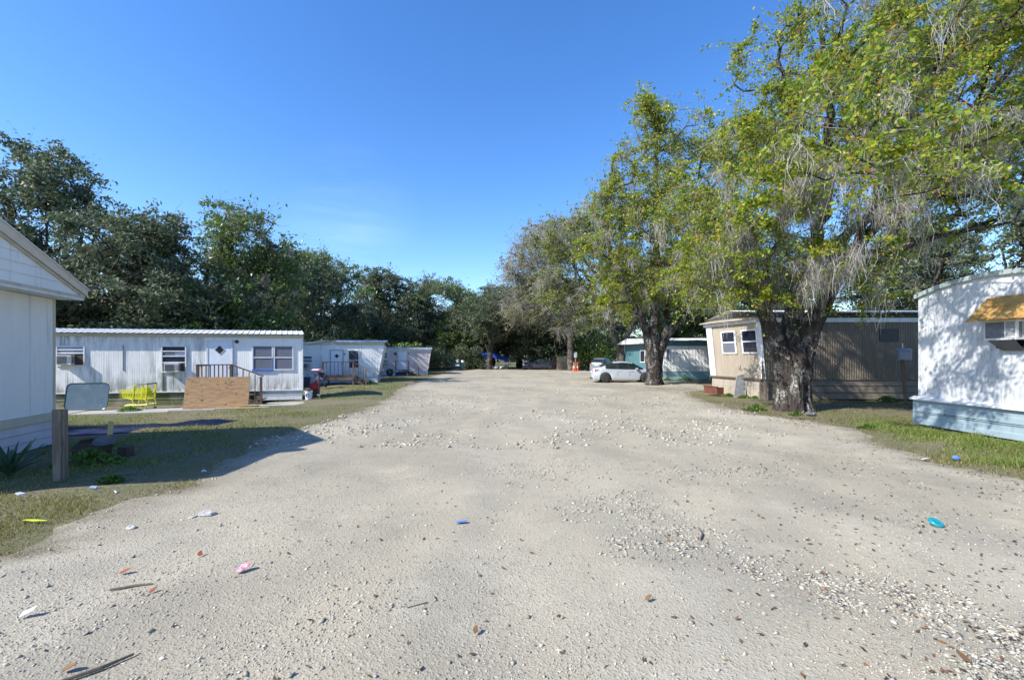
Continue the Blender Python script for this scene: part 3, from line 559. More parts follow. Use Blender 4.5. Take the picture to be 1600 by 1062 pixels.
# dish on its ridge (its oval shadow falls on the lot)
dish = thing('satellite_dish', 'grey satellite dish standing on the roof of the near left home', 'satellite dish', tuple(n.matrix_basis @ Vector((3.6, -.9, 3.75))), R(-30))
MB().tube([(0, 0, -.05), (0, 0, .75), (.06, 0, .95)], .025, 6).build('mast', M['steel'], dish)
dd = MB().lathe([(.02, 0), (.18, .02), (.34, .075), (.36, .085), (.33, .085), (.02, .015)], 20).build('reflector', M['grey_plastic'], dish, (.08, 0, 1.0), (R(60), 0, R(-80)))
MB().tube([(0, -.36, .06), (0, -.10, .42)], .012, 5).build('feed_arm', M['steel'], dd)

# ---------------------------------------------------------------- near right home (end wall faces the lot, on local -y)
r_ = thing('mobile_home', 'mottled white home with arched roof and grey blue skirting at the right edge', 'mobile home', (10.98, 12.3, 0), R(-90))
Wd = 3.7
# local x runs towards the camera, local -y faces the lot
def arch(x): return 3.42 + .26 * (1 - ((x - Wd / 2) / (Wd / 2)) ** 2)
for i in range(3):
    x0 = i * Wd / 3; x1 = x0 + Wd / 3 - .004; b = MB(); kx = [x0 + (x1 - x0) * k / 6 for k in range(7)]
    b.prism([(x0, 0, .75), (x1, 0, .75)] + [(x, 0, arch(x)) for x in kx[::-1]], (0, .05, 0)); b.build('wall_panel', M['stucco'], r_)
for x in (Wd / 3, 2 * Wd / 3): MB().box(x - .008, x + .004, -.006, .0, .76, arch(x) - .02).build('seam_strip', M['stucco'], r_)
b = MB()
for i in range(14):
    xa, xb = -.06 + (Wd + .12) * i / 14, -.06 + (Wd + .12) * (i + 1) / 14
    b.prism([(xa, -.07, arch(xa) - .01), (xb, -.07, arch(xb) - .01), (xb, -.07, arch(xb) + .10), (xa, -.07, arch(xa) + .10)], (0, .09, 0))
b.build('roof_edge', M['roof_edge'], r_)
b = MB()
for i in range(14):
    xa, xb = -.04 + (Wd + .08) * i / 14, -.04 + (Wd + .08) * (i + 1) / 14
    b.prism([(xa, .022, arch(xa) + .0), (xb, .022, arch(xb)), (xb, .022, arch(xb) + .07), (xa, .022, arch(xa) + .07)], (0, 9, 0))
b.build('roof', M['roof_metal'], r_)
b = MB(); b.box(.02, Wd - .02, .06, 9, .3, 3.40); b.build('wall_core', M['stucco'], r_)
MB().box(.0, .03, .052, 9, .75, 3.42).build('side_wall', M['stucco'], r_)
b = MB(); b.prism([(-.10, -.16, .72), (-.10, .0, .775), (-.10, .0, .735), (-.10, -.16, .68)], (Wd + .2, 0, 0)); b.build('ledge', M['white_trim'], r_)
for (z0, z1) in ((.02, .36), (.362, .70)):
    for i in range(2):
        xa = -.06 + i * (Wd + .1) / 2; xb = xa + (Wd + .1) / 2 - .004; hh = z1 - z0
        b = MB(); b.prism([(xa, -.03, z0), (xa, -.085, z0 + .012), (xa, -.085, z0 + hh * .42), (xa, -.07, z0 + hh * .45), (xa, -.07, z0 + hh * .9), (xa, -.095, z0 + hh * .93), (xa, -.095, z1 - .004), (xa, -.03, z1 - .004)], (xb - xa, 0, 0)); b.build('skirting_panel', M['blue_skirt'], r_)
MB().box(-.075, -.055, -.08, 1.2, .02, .70).build('side_skirting', M['blue_skirt'], r_)
# window cover of plywood hinged over the air conditioner
b = MB(); b.prism([(1.84, -.03, 3.17), (3.2, -.03, 3.17), (3.2, -.56, 2.62), (1.84, -.56, 2.62)], (0, -.012, .014)); b.build('plywood_awning', M['awning_ply'], r_)
window(r_, 2.02, 2.02, 1.15, 1.0, [(.05, 1.1, .05, .95, 'glass_dark')], fm='mesh_grey', y=-.003)
MB().box(2.72, 3.12, -.05, -.03, 2.05, 2.6).build('filler_board', M['awning_ply'], r_)
aircon(r_, 2.05, 2.20, .66, .43, .30, y=-.05, split=.64)
b = MB(); b.prism([(2.12, -.32, 2.195), (2.66, -.32, 2.195), (2.60, -.06, 1.98), (2.18, -.06, 1.98)], (0, -.01, -.014)); b.build('support_bracket', M['mesh_grey'], r_)

# ---------------------------------------------------------------- tan and brown home behind the big oak
t_ = thing('mobile_home', 'tan and brown mobile home partly hidden by the big oak trunk', 'mobile home', (10.62, 19.3, 0), 0)
siding(t_, 0.0, 11, .87, 3.28, M['brown_siding'], 1.22, .1, depth=.02)
core(t_, .25, 11, .06, 3.8, .5, 3.3, M['tan_siding'])
MB().box(-.35, 11, -.06, .02, 3.285, 3.46).build('fascia', M['white_trim'], t_)
MB().box(0.0, 11, .02, .06, 3.46, 3.6).build('eave_gap_shade', M['black_plastic'], t_)  # black strip standing in for the shade between fascia and roof
roof_sheets(t_, -.62, 11, -.45, 4.3, 3.66, 3.95, M['roof_metal'], .92)
for i, (z0, z1) in enumerate(((.02, .30), (.302, .58), (.582, .83))):
    for k in range(4):
        x0 = -.12 + k * 2.75; b = MB(); b.prism([(x0, .03, z0), (x0, -.03, z0 + .006), (x0, -.008, z1 - .01), (x0, .03, z1 - .004)], (2.745, 0, 0)); b.build('skirting_panel', M['brown_siding'], t_)
MB().box(-.12, 11, -.055, .02, .835, .868).build('sill_trim', M['brown_siding'], t_)
MB().box(4.95, 5.75, -.03, .01, 2.45, 3.0).build('vent_window', M['black_plastic'], t_)
# end wall leaning out to the lot: its own frame, local +x runs towards the camera, facing the lot
AZ = R(-79.5); ex, ey = -.67, 3.63                        # far corner in home space
wd = 3.69 / 3; me = rib_mesh('end_wall_panel', wd - .004, .87, 3.28, M['tan_siding'], .3, .008, .26)
for i in range(3): put('end_wall_panel', me, t_, (ex + .0 + math.cos(AZ) * wd * i + .16, ey + math.sin(AZ) * wd * i, 0), (0, 0, AZ))
eo = bpy.data.objects.new('end_trim', None)
def endbox(name, x0, x1, z0, z1, m, d=.03, off=.02):
    b = MB(); q = lambda z: -off - .26 * (z - .87) / 2.41
    b.add([(x0, q(z0), z0), (x1, q(z0), z0), (x1, q(z1), z1), (x0, q(z1), z1), (x0, q(z0) - d, z0), (x1, q(z0) - d, z0), (x1, q(z1) - d, z1), (x0, q(z1) - d, z1)],
          [(0, 1, 2, 3), (7, 6, 5, 4), (4, 5, 1, 0), (5, 6, 2, 1), (6, 7, 3, 2), (7, 4, 0, 3)])
    return b.build(name, M[m], t_, (ex + .16, ey, 0), (0, 0, AZ))
endbox('corner_trim', -.10, .34, .87, 3.28, 'white_trim', .03)
endbox('corner_trim', 3.45, 3.72, .87, 3.28, 'white_trim', .03)
for xw in (1.0, 2.42):
    fr = endbox('window_frame', xw, xw + 1.05, 1.95, 3.02, 'white_trim', .03)
    for z0, z1 in ((2.02, 2.46), (2.52, 2.95)):
        b = MB(); q = lambda z: -.055 - .26 * (z - .87) / 2.41
        b.add([(xw + .1, q(z0), z0), (xw + .95, q(z0), z0), (xw + .95, q(z1), z1), (xw + .1, q(z1), z1)], [(0, 1, 2, 3)])
        b.build('pane', M['glass_dark'] if z0 > 2.3 or xw > 2 else M['blind'], fr)
endbox('eave_board', -.25, 3.75, 3.285, 3.42, 'white_trim', .05, .04)
b = MB(); b.prism([(-.3, -.55, 3.43), (3.75, -.55, 3.43), (3.75, -.02, 3.55), (-.3, -.02, 3.55)], (0, .01, .05)); b.build('end_eave', M['tan_siding'], t_, (ex + .16, ey, 0), (0, 0, AZ))
for k, (z0, z1) in enumerate(((.02, .40), (.405, .80))):
    for i in range(4):
        b = MB(); b.box(i * .92, i * .92 + .90, -.03, .0, z0, z1); b.build('skirting_panel', M['tan_siding'], t_, (ex + .16, ey, 0), (0, 0, AZ))
MB().box(-.1, 3.75, -.12, .0, .80, .868).build('ledge', M['dark_wood'], t_, (ex + .16, ey, 0), (0, 0, AZ))
MB().box(.02, .16, -.16, -.02, 0, .84).build('corner_post', M['grey_wood'], t_)
bpy.data.objects.remove(eo)

# ---------------------------------------------------------------- teal and white home behind the second oak
q_ = thing('mobile_home', 'teal and white mobile home behind the silver sedan', 'mobile home', (11.6, 35, 0), R(4))
siding(q_, 0, 9, .70, 2.62, M['white_siding_b'], 1.22, .12, depth=.02)
core(q_, .05, 9, .06, 3.9, .4, 2.7, M['teal_pale'])
for i in range(4): MB().box(i * 2.25, i * 2.25 + 2.245, -.03, .03, 2.63, 2.98).build('band_board', M['teal'], q_)
for i in range(4): MB().box(i * 2.25 - .02, i * 2.25 + 2.22, -.03, .02, .02, .66).build('skirting_panel', M['teal_pale'], q_)
MB().box(-.03, 9, -.05, .02, .66, .698).build('sill_trim', M['white_trim'], q_)
roof_sheets(q_, -.3, 9, -.35, 4.2, 3.04, 3.28, M['roof_metal'], .92)
window(q_, .25, 1.55, .28, .85, [(.04, .24, .04, .81, 'blind')], y=-.02, t=.035)
MB().tube([(3.55, -.4, 0), (3.55, -.4, 3.05)], .05, 8).build('porch_post', M['white_trim'], q_)
door(q_, 3.75, .72, 1.0, 1.9, -.02, dm='teal')
for i in range(3): MB().box(3.6, 4.9, -.35 * (i + 1), -.35 * i - .02, .1, .62 - i * .2).build('door_step', M['grey_wood'], q_)
# end side along the lot with the teal addition behind
siding(q_, 0, 2.4, .70, 2.62, M['teal_pale'], 1.2, .12, rz=R(98 - 180 + 0), org=(-.335, 2.38))
A2 = R(98)
sx, sy = math.cos(A2), math.sin(A2)
def sidebox(name, a0, a1, z0, z1, m, d=.04, off=0.): return MB().box(a0, a1, off, off + d, z0, z1).build(name, M[m], q_, (0, 0, 0), (0, 0, A2))
for i in range(3): sidebox('addition_panel', 2.45 + i * 1.3, 2.45 + i * 1.3 + 1.295, .1, 2.85, 'teal', .06, .0)
sidebox('addition_corner', 6.35, 6.5, .1, 2.85, 'white_trim', .08)
sidebox('addition_corner', 2.38, 2.445, .1, 2.85, 'white_trim', .08)
fr = sidebox('window_frame', 2.6, 3.45, 1.3, 2.35, 'white_trim', .04, .061); MB().box(2.67, 3.38, .102, .108, 1.37, 2.28).build('pane', M['glass_dark'], fr)
MB().prism([(2.3, -3, 2.86), (6.6, -3, 2.86), (6.6, -3, 2.9), (4.45, -3, 3.35), (2.3, -3, 2.9)], (0, 3.75, 0)).build('porch_roof', M['roof_metal'], q_, (0, 0, 0), (0, 0, A2))

# ---------------------------------------------------------------- trees
def tubes(P, Q, rp, rq, k):
    """frusta for many edges at once"""
    D = Q - P; D /= np.linalg.norm(D, axis=1, keepdims=True) + 1e-9; P = P - D * rp[:, None] * .3; Q = Q + D * rq[:, None] * .3
    ref = np.where(np.abs(D[:, 2:3]) < .9, np.array([[0, 0, 1.]]), np.array([[1., 0, 0]]))
    A = np.cross(D, ref); A /= np.linalg.norm(A, axis=1, keepdims=True); B = np.cross(D, A)
    th = np.arange(k) * 2 * np.pi / k; n = len(P)
    ring = A[:, None] * np.cos(th)[None, :, None] + B[:, None] * np.sin(th)[None, :, None]
    V = np.stack([P[:, None] + ring * rp[:, None, None], Q[:, None] + ring * rq[:, None, None]], 1).reshape(-1, 3)
    base = (np.arange(n) * 2 * k)[:, None]; j = np.arange(k)[None]; j2 = (j + 1) % k
    return V, np.stack([base + j, base + j2, base + k + j2, base + k + j], -1).reshape(-1, 4)
def leaves(rng, cen, spread, size, flat=.6, up=.35, aspect=.42):
    n = len(cen); P = cen + rng.normal(size=(n, 3)) * spread * np.array([1, 1, flat])
    N = rng.normal(size=(n, 3)) + np.array([0, 0, up]); N /= np.linalg.norm(N, axis=1, keepdims=True)
    T = np.cross(N, rng.normal(size=(n, 3))); T /= np.linalg.norm(T, axis=1, keepdims=True); B = np.cross(N, T)
    s = size * rng.uniform(.6, 1.35, (n, 1)); w_ = s * aspect
    V = np.stack([P - T * s * .5, P + B * w_ * .5 - N * s * .06, P + T * s * .5, P - B * w_ * .5 + N * s * .03], 1).reshape(-1, 3)
    return V, (np.arange(n) * 4)[:, None] + np.arange(4)[None]
class Skel:
    def __init__(s): s.p = []; s.par = []; s.r = []; s.len = []
    def add(s, p, par, r=0.):
        s.p.append(np.array(p, float)); s.par.append(par); s.r.append(r); s.len.append(0 if par < 0 else s.len[par] + np.linalg.norm(s.p[-1] - s.p[par])); return len(s.p) - 1
    def limb(s, pts, r0, r1, rng, step=.35, wob=.04):
        pts = [np.array(p, float) for p in pts]
        if s.p:
            A = np.array(s.p); par = int(np.argmin(((A - pts[0]) ** 2).sum(1)))
        else: par = s.add(pts[0], -1, r0)
        tot = sum(np.linalg.norm(b - a) for a, b in zip(pts[:-1], pts[1:])); acc = 0
        for a, b in zip(pts[:-1], pts[1:]):
            L = np.linalg.norm(b - a); m = max(1, int(L / step))
            for i in range(m):
                f = (i + 1) / m; t = (acc + L * f) / tot
                par = s.add(a + (b - a) * f + rng.normal(size=3) * wob * (0 if f == 1 and False else 1), par, r0 + (r1 - r0) * t)
            acc += L
    def reach(s, c, rng, step=.5, pl=.22):
        A = np.array(s.p); d = A - c; dist = np.linalg.norm(d, axis=1)
        cost = dist * (1 + .5 * np.clip((A[:, 2] - c[2]) / (dist + 1e-6), 0, 1)) + pl * np.array(s.len) * .5
        k = int(np.argmin(cost)); a = s.p[k]; L = dist[k]
        if L < .15: return k
        m = max(1, int(L / step)); side = rng.normal(size=3) * L * .10; side[2] += L * .08
        for i in range(m):
            f = (i + 1) / m; k = s.add(a + (c - a) * f + side * math.sin(math.pi * f) + rng.normal(size=3) * .035 * (f < 1), k)
        return k
def blobpts(rng, blobs, n):
    vol = np.array([b[3] * b[4] * b[5] * (b[6] if len(b) > 6 else 1) for b in blobs]); k = rng.choice(len(blobs), n, p=vol / vol.sum()); out = []
    for i in k:
        b = blobs[i]; v = rng.normal(size=3); v /= np.linalg.norm(v); rr_ = rng.uniform(.12, 1) ** .45
        out.append(np.array(b[:3]) + v * rr_ * np.array(b[3:6]))
    return np.array(out)
def tree_parts(seed, limbs, blobs, ncl, lpc, lsize, spread=.38, tipr=.011, twigs=4, moss=0, mosslen=(.4, 1.3), bare=0., wood_k=5, flat=.6, up=.35, gap=.0, sprig=.09, aspect=.42, moss_at=(), keepfn=None):
    """wood (V,F), leaves (V,F), moss (V,F), all round the origin"""
    rng = np.random.default_rng(seed); s = Skel()
    for pts, r0, r1 in limbs: s.limb(pts, r0, r1, rng)
    nl = len(s.p); top = s.p[min(nl - 1, 6)]
    cl = blobpts(rng, blobs, ncl)
    if gap:                                             # thin the crown in wandering gaps so what is behind shows through
        g = np.sin(cl[:, 0] * 1.9 + seed) * np.sin(cl[:, 2] * 2.3 + 1.7 * seed) + .6 * np.sin(cl[:, 1] * 2.1 + cl[:, 2] + seed)
        cl = cl[g > -gap - .0]
    if keepfn is not None: cl = cl[keepfn(cl, rng)]
    cl = cl[np.argsort(np.linalg.norm(cl - top, axis=1))]
    ends = [s.reach(c, rng) for c in cl]
    P = np.array(s.p); par = np.array(s.par); cnt = np.zeros(len(P))
    for e in ends: cnt[e] += 1
    for i in range(len(P) - 1, 0, -1): cnt[par[i]] += cnt[i]
    r = np.maximum(np.array(s.r), np.where(np.arange(len(P)) < nl, 0, 1) * tipr * np.maximum(cnt, 1) ** .52); r = np.maximum(r, tipr * .6)
    e = np.arange(1, len(P)); e = e[par[1:] >= 0]
    thick = r[e] > .12
    WV, WF, TV, TF = [], [], [], []
    def addw(V, F, a=None, b=None):
        a = WV if a is None else a; b = WF if b is None else b
        k = sum(len(v) for v in a); a.append(V); b.append(F + k)
    for sel, k in ((thick, 9), (~thick, wood_k)):
        ee = e[sel]
        if len(ee): addw(*tubes(P[par[ee]], P[ee], np.minimum(r[par[ee]], r[ee] * 1.25), r[ee], k))
    # twigs
    tw = []
    if twigs:
        E = np.repeat(np.array(ends), twigs); A = P[E]; dr = rng.normal(size=(len(E), 3)); dr[:, 2] = dr[:, 2] * .7 + .15; dr /= np.linalg.norm(dr, axis=1, keepdims=True)
        dr[:, 2] -= rng.uniform(0, .5, len(E)); Lw = rng.uniform(.45, 1.3, (len(E), 1)) * spread * 2.3; Bm = A + dr * Lw * .55 + rng.normal(size=A.shape) * .04; Bt = Bm + (dr + rng.normal(size=A.shape) * .45) * Lw * .5
        addw(*tubes(A, Bm, np.full(len(A), tipr * .75), np.full(len(A), tipr * .5), 3), TV, TF); addw(*tubes(Bm, Bt, np.full(len(A), tipr * .5), np.full(len(A), tipr * .25), 3), TV, TF)
    # leaves sit along the twigs: some sprays full, some thin or bare
    n = int(len(ends) * lpc); nt = len(A); wgt = rng.gamma(1.3, 1., nt) * np.repeat(rng.gamma(1.5, 1., len(ends)) * (rng.uniform(size=len(ends)) > bare), twigs); wgt /= wgt.sum()
    q = rng.choice(nt, n, p=wgt); f = rng.uniform(.05, 1.08, (n, 1)); src = np.where(f < .5, A[q] + (Bm[q] - A[q]) * f * 2, Bm[q] + (Bt[q] - Bm[q]) * (f * 2 - 1))
    LV, LF = leaves(rng, src, sprig, lsize, flat, up, aspect)
    MV = MF = None
    if moss:
        cand = np.where((r < .13) & (P[:, 2] > 2.4))[0]; wt = np.full(len(cand), .25)
        for (mx_, my_, mz_, mr_, ma_) in moss_at: wt += ma_ * np.exp(-((P[cand] - np.array([mx_, my_, mz_])) ** 2).sum(1) / mr_ ** 2)
        a = P[rng.choice(cand, moss, p=wt / wt.sum())]; nr = 46
        big = rng.uniform(.25, 1, moss) ** 1.5
        A = np.repeat(a, nr, 0) + rng.normal(size=(moss * nr, 3)) * np.array([.13, .13, .10]) * np.repeat(big, nr)[:, None] ** .5 * 1.3; L = rng.uniform(*mosslen, (moss * nr, 1)) * np.repeat(big, nr)[:, None] * rng.uniform(.35, 1, (moss * nr, 1))
        th = rng.uniform(0, np.pi, (moss * nr, 1)); W = np.concatenate([np.cos(th), np.sin(th), 0 * th], 1) * rng.uniform(.005, .013, (moss * nr, 1)) * (lsize / .15)
        jig = lambda q_: rng.normal(size=(moss * nr, 2)) * q_; ctr = np.repeat(a, nr, 0); pull = (ctr - A)[:, :2]
        p0 = A; p1 = p0 + np.concatenate([jig(.10) + pull * .2, -L * .28], 1); p2 = p1 + np.concatenate([jig(.10) + pull * .3, -L * .34], 1); p3 = p2 + np.concatenate([jig(.08) + pull * .3, -L * .38], 1)
        MV = np.stack([p0 - W * .6, p0 + W * .6, p1 + W, p1 - W, p2 + W * .9, p2 - W * .9, p3 + W * .2, p3 - W * .2], 1).reshape(-1, 3); b = (np.arange(moss * nr) * 8)[:, None]
        MF = np.concatenate([b + np.array([[0, 1, 2, 3]]), b + np.array([[3, 2, 4, 5]]), b + np.array([[5, 4, 6, 7]])])
    return (np.concatenate(WV), np.concatenate(WF)), (LV, LF), (MV, MF), (np.concatenate(TV), np.concatenate(TF))
def tree(name, label, cat, loc, parts, leaf, bark, group=None, rz=0, wood_extra=None, tw='twig'):
    t = thing(name, label, cat, loc, rz, group)
    tr = put('trunk', np_mesh('trunk', *parts[0], M[bark], True), t)
    if wood_extra is not None: wood_extra(t)
    tag(put('twigs', np_mesh('twigs', *parts[3], M[tw]), t), kind='stuff')
    tag(put('crown', np_mesh('crown', *parts[1], M[leaf]), t), kind='stuff')
    if parts[2][0] is not None: tag(put('spanish_moss', np_mesh('spanish_moss', *parts[2], M['moss']), t), kind='stuff')
    return t
def lumpy(paths, n=22, seed=0, amp=.12):
    """thick fluted trunk pieces with burls: list of (points, radii)"""
    rng = np.random.default_rng(seed); V = []; F = []
    for pts, rad in paths:
        pts = np.array(pts, float); rad = np.array(rad, float); t = np.linspace(0, 1, len(pts)); tt = np.linspace(0, 1, len(pts) * 9)
        Pp = np.stack([np.interp(tt, t, pts[:, i]) for i in range(3)], 1); rr_ = np.interp(tt, t, rad); k0 = sum(len(v) for v in V); ph = rng.uniform(0, 6.3, 6)
        for i in range(3): Pp[1:-1, i] = (Pp[:-2, i] + Pp[1:-1, i] * 2 + Pp[2:, i]) / 4
        th = np.arange(n) * 2 * np.pi / n; z = Pp[:, 2:3]
        m = 1 + amp * (.7 * np.sin(3 * th + ph[0] + z * .5) + .5 * np.sin(5 * th + ph[1] - z * .9) + .55 * np.sin(th * 2 + z * 3.1 + ph[2]) * np.sin(z * 2.3 + ph[3]) + .35 * np.sin(7 * th + z * 4 + ph[4])) + rng.normal(size=(len(tt), n)) * .032 + .05 * np.sin(11 * th + z * 2.2 + 2 * np.sin(z * 3 + ph[5]))
        D = np.gradient(Pp, axis=0); D /= np.linalg.norm(D, axis=1, keepdims=True); A = np.cross(D, np.array([[0, 1., .001]])); A /= np.linalg.norm(A, axis=1, keepdims=True); B = np.cross(D, A)
        ring = Pp[:, None] + (A[:, None] * np.cos(th)[None, :, None] + B[:, None] * np.sin(th)[None, :, None]) * (rr_[:, None] * m)[..., None]
        V.append(ring.reshape(-1, 3)); i = np.arange(len(tt) - 1)[:, None]; j = np.arange(n)[None]; j2 = (j + 1) % n
        F.append((np.stack([i * n + j, i * n + j2, (i + 1) * n + j2, (i + 1) * n + j], -1) + k0).reshape(-1, 4))
    return np.concatenate(V), np.concatenate(F)
def shift(blobs, base): return [(b[0] - base[0], b[1] - base[1], *b[2:]) for b in blobs]

# --- the big oak on the right
B1 = (9.55, 15.55)
limbs = [([(0, 0, 0), (0, 0, 1.0), (.0, 0, 1.6)], .38, .36),
         ([(-.25, 0, 1.6), (-.62, .1, 2.9), (-1.1, -.1, 4.2), (-1.9, -.4, 5.6), (-2.3, -.8, 7.0)], .25, .08),
         ([(0, 0, 1.6), (.15, .2, 3.2), (.75, .3, 5.2), (1.4, .2, 7.5), (1.3, .1, 10.5), (1.0, 0, 13)], .28, .08),
         ([(.3, 0, 1.6), (.62, -.1, 3.0), (1.2, -.6, 4.6), (2.2, -1.2, 6.4), (3.4, -1.8, 8.2), (4.6, -2.6, 10)], .26, .07),
         ([(1.1, -.4, 4.4), (2.8, .2, 5.1), (4.8, .2, 5.9), (6.8, -.2, 6.4)], .17, .07),
         ([(.62, .2, 4.8), (2.4, .4, 6.3), (4.2, .6, 7.3), (6.4, .3, 7.6)], .20, .07),
         ([(1.3, .2, 7.6), (-.3, -.3, 9.8), (-.7, -.4, 12.5)], .14, .05),
         ([(-.9, -.1, 3.9), (-2.0, .6, 4.6), (-3.1, .6, 5.3)], .13, .05),
         ([(1.0, -.5, 4.2), (.5, -2.2, 5.0), (-.6, -4.4, 6.0), (-2.6, -6.8, 6.4)], .13, .04), ([(-1.1, -.1, 4.2), (-1.7, 1.4, 4.9), (-2.4, 2.8, 5.6)], .11, .04)]
bl = [(7.0, 15.1, 4.9, 1.7, 2.2, 1.35, 1.4), (7.9, 15.4, 7.2, 2.0, 2.6, 1.7, 1.3), (9.4, 14.8, 4.3, 1.7, 1.6, .95, 1.2), (10.6, 15.6, 9.4, 2.6, 3.4, 2.3), (11.6, 15.3, 12.3, 3.0, 3.6, 2.3), (13.6, 13.4, 10.6, 3.4, 3.2, 2.6),
      (14.3, 14.6, 8.0, 3.2, 3.2, 1.6, 1.0), (16.6, 13.8, 11.0, 2.8, 3.2, 2.4), (15.6, 15.6, 6.6, 2.8, 2.6, .8, .8), (9.7, 11.6, 6.6, 1.5, 1.4, 1.1, .8), (11.6, 12.4, 8.6, 2.0, 1.8, 1.6, .9), (11.5, 15.5, 5.6, 1.7, 1.8, 1.0, .7), (18, 16, 8.6, 2.6, 2.6, 1.8, .8),
      (6.5, 8.7, 6.3, 1.5, 1.6, 1.3, 2.2), (8.0, 9.4, 5.5, 1.2, 1.4, .8, 1.8), (10.7, 13.9, 6.0, 1.7, 1.2, 1.2, 1.3), (12.0, 13.6, 7.6, 1.8, 1.4, 1.2, 1.0), (9.8, 14.0, 3.95, 1.6, .8, .6, 2.4), (10.9, 14.2, 4.7, 1.1, .8, .8, 1.8), (6.9, 15, 6.2, 1.2, 1.6, 1.6, 2.0), (8.0, 14.7, 9.2, 1.5, 1.8, 1.4, 1.6), (8.3, 15, 11.4, 1.0, 1.5, 1.3, 1.4), (9.2, 14.2, 7.4, 1.6, 1.2, 1.4, 1.2), (7.3, 17.4, 5.3, 1.5, 1.5, 1.2, 2.6), (6.8, 16.8, 7.2, 1.4, 1.6, 1.2, 1.6), (10.9, 14.9, 4.3, 1.4, 1.4, .8, 1.2), (8.2, 14.6, 3.9, 1.0, 1.0, .7, 1.0), (7.0, 15, 4.1, 1.3, 1.3, .65, 1.4), (8.8, 15, 9.8, 1.8, 2.4, 1.6), (14.8, 15.2, 12.8, 3.4, 3.2, 2.2)]
def clear_brown(c, rng):                                # clusters dropped along the sun's path so light patches reach the brown wall
    t = (19.3 - (c[:, 1] + B1[1])) / .57; x = c[:, 0] + B1[0] + 1.07 * t; z = c[:, 2] - t
    hit = (t > 0) & (x > 12.2) & (x < 15.6) & (z > .9) & (z < 3.2) & (c[:, 2] < 8)
    return ~(hit & (rng.uniform(size=len(c)) < .72))
big_parts = tree_parts(11, limbs, shift(bl, B1), 1520, 158, .098, .42, .011, 6, 640, (.4, 1.8), wood_k=4, gap=.25, sprig=.08, aspect=.58,
    moss_at=[(-.8, -1.6, 6.9, 1.1, 9), (-.2, -1.4, 4.9, 1.0, 7), (1.1, -1.6, 8.9, 1.2, 7), (2.2, -1.6, 6.4, .6, 12), (-2.5, -.8, 5.2, .8, 3), (2.9, -2.4, 9.6, 1.0, 3), (4.6, -2.6, 8.0, .9, 3)], keepfn=clear_brown)
def big_trunk(t):
    V, F = lumpy([([(0, 0, -.25), (0, 0, .25), (0, 0, .9), (.03, 0, 1.7), (.1, .05, 2.3)], [.60, .48, .42, .42, .34]),
                  ([(-.22, -.05, .0), (-.22, -.05, .9), (-.32, 0, 1.8), (-.64, .05, 2.7), (-.88, .05, 3.35), (-1.1, -.1, 4.2)], [.30, .27, .26, .25, .22, .13]),
                  ([(.18, -.1, .0), (.2, -.1, .9), (.32, -.12, 1.8), (.56, -.15, 2.8), (.95, -.4, 3.9), (1.3, -.7, 4.9)], [.33, .29, .28, .27, .24, .15]),
                  ([(.0, .25, .6), (.05, .25, 1.8), (.12, .22, 3.0), (.40, .25, 4.1), (.8, .3, 5.4)], [.34, .32, .29, .26, .16]),
                  ([(-.15, -.45, -.2), (-.12, -.42, .3), (-.06, -.36, 1.0), (-.0, -.25, 1.9)], [.31, .27, .22, .09]),
                  ([(-.36, -.22, -.2), (-.3, -.2, .35), (-.45, -.2, 1.0)], [.30, .22, .08]), ([(.38, -.28, -.2), (.32, -.24, .4), (.4, -.25, 1.1)], [.28, .2, .08]),
                  ([(.2, -.5, -.2), (.16, -.42, .2), (.1, -.3, .55)], [.22, .15, .05])], 40, 3, .15)
    put('trunk_base', np_mesh('trunk_base', V, F, M['bark'], True), t)
    for (x, y, z, r) in ((-.55, -.26, 2.45, .09), (.48, -.43, 2.1, .11)):
        b = MB(); b.lathe([(r * .4, .02), (r, .0), (r * 1.15, .05), (r * .9, .09), (r * .55, .05), (.005, .03)], 10); b.build('branch_scar', M['bark_pale'], t, (x, y, z), (R(88), 0, 0), True)
tree('oak_tree', 'huge multi-stemmed oak with hanging grey moss in front of the tan home', 'tree', (*B1, 0), big_parts, 'leaf_bright', 'bark', wood_extra=big_trunk)

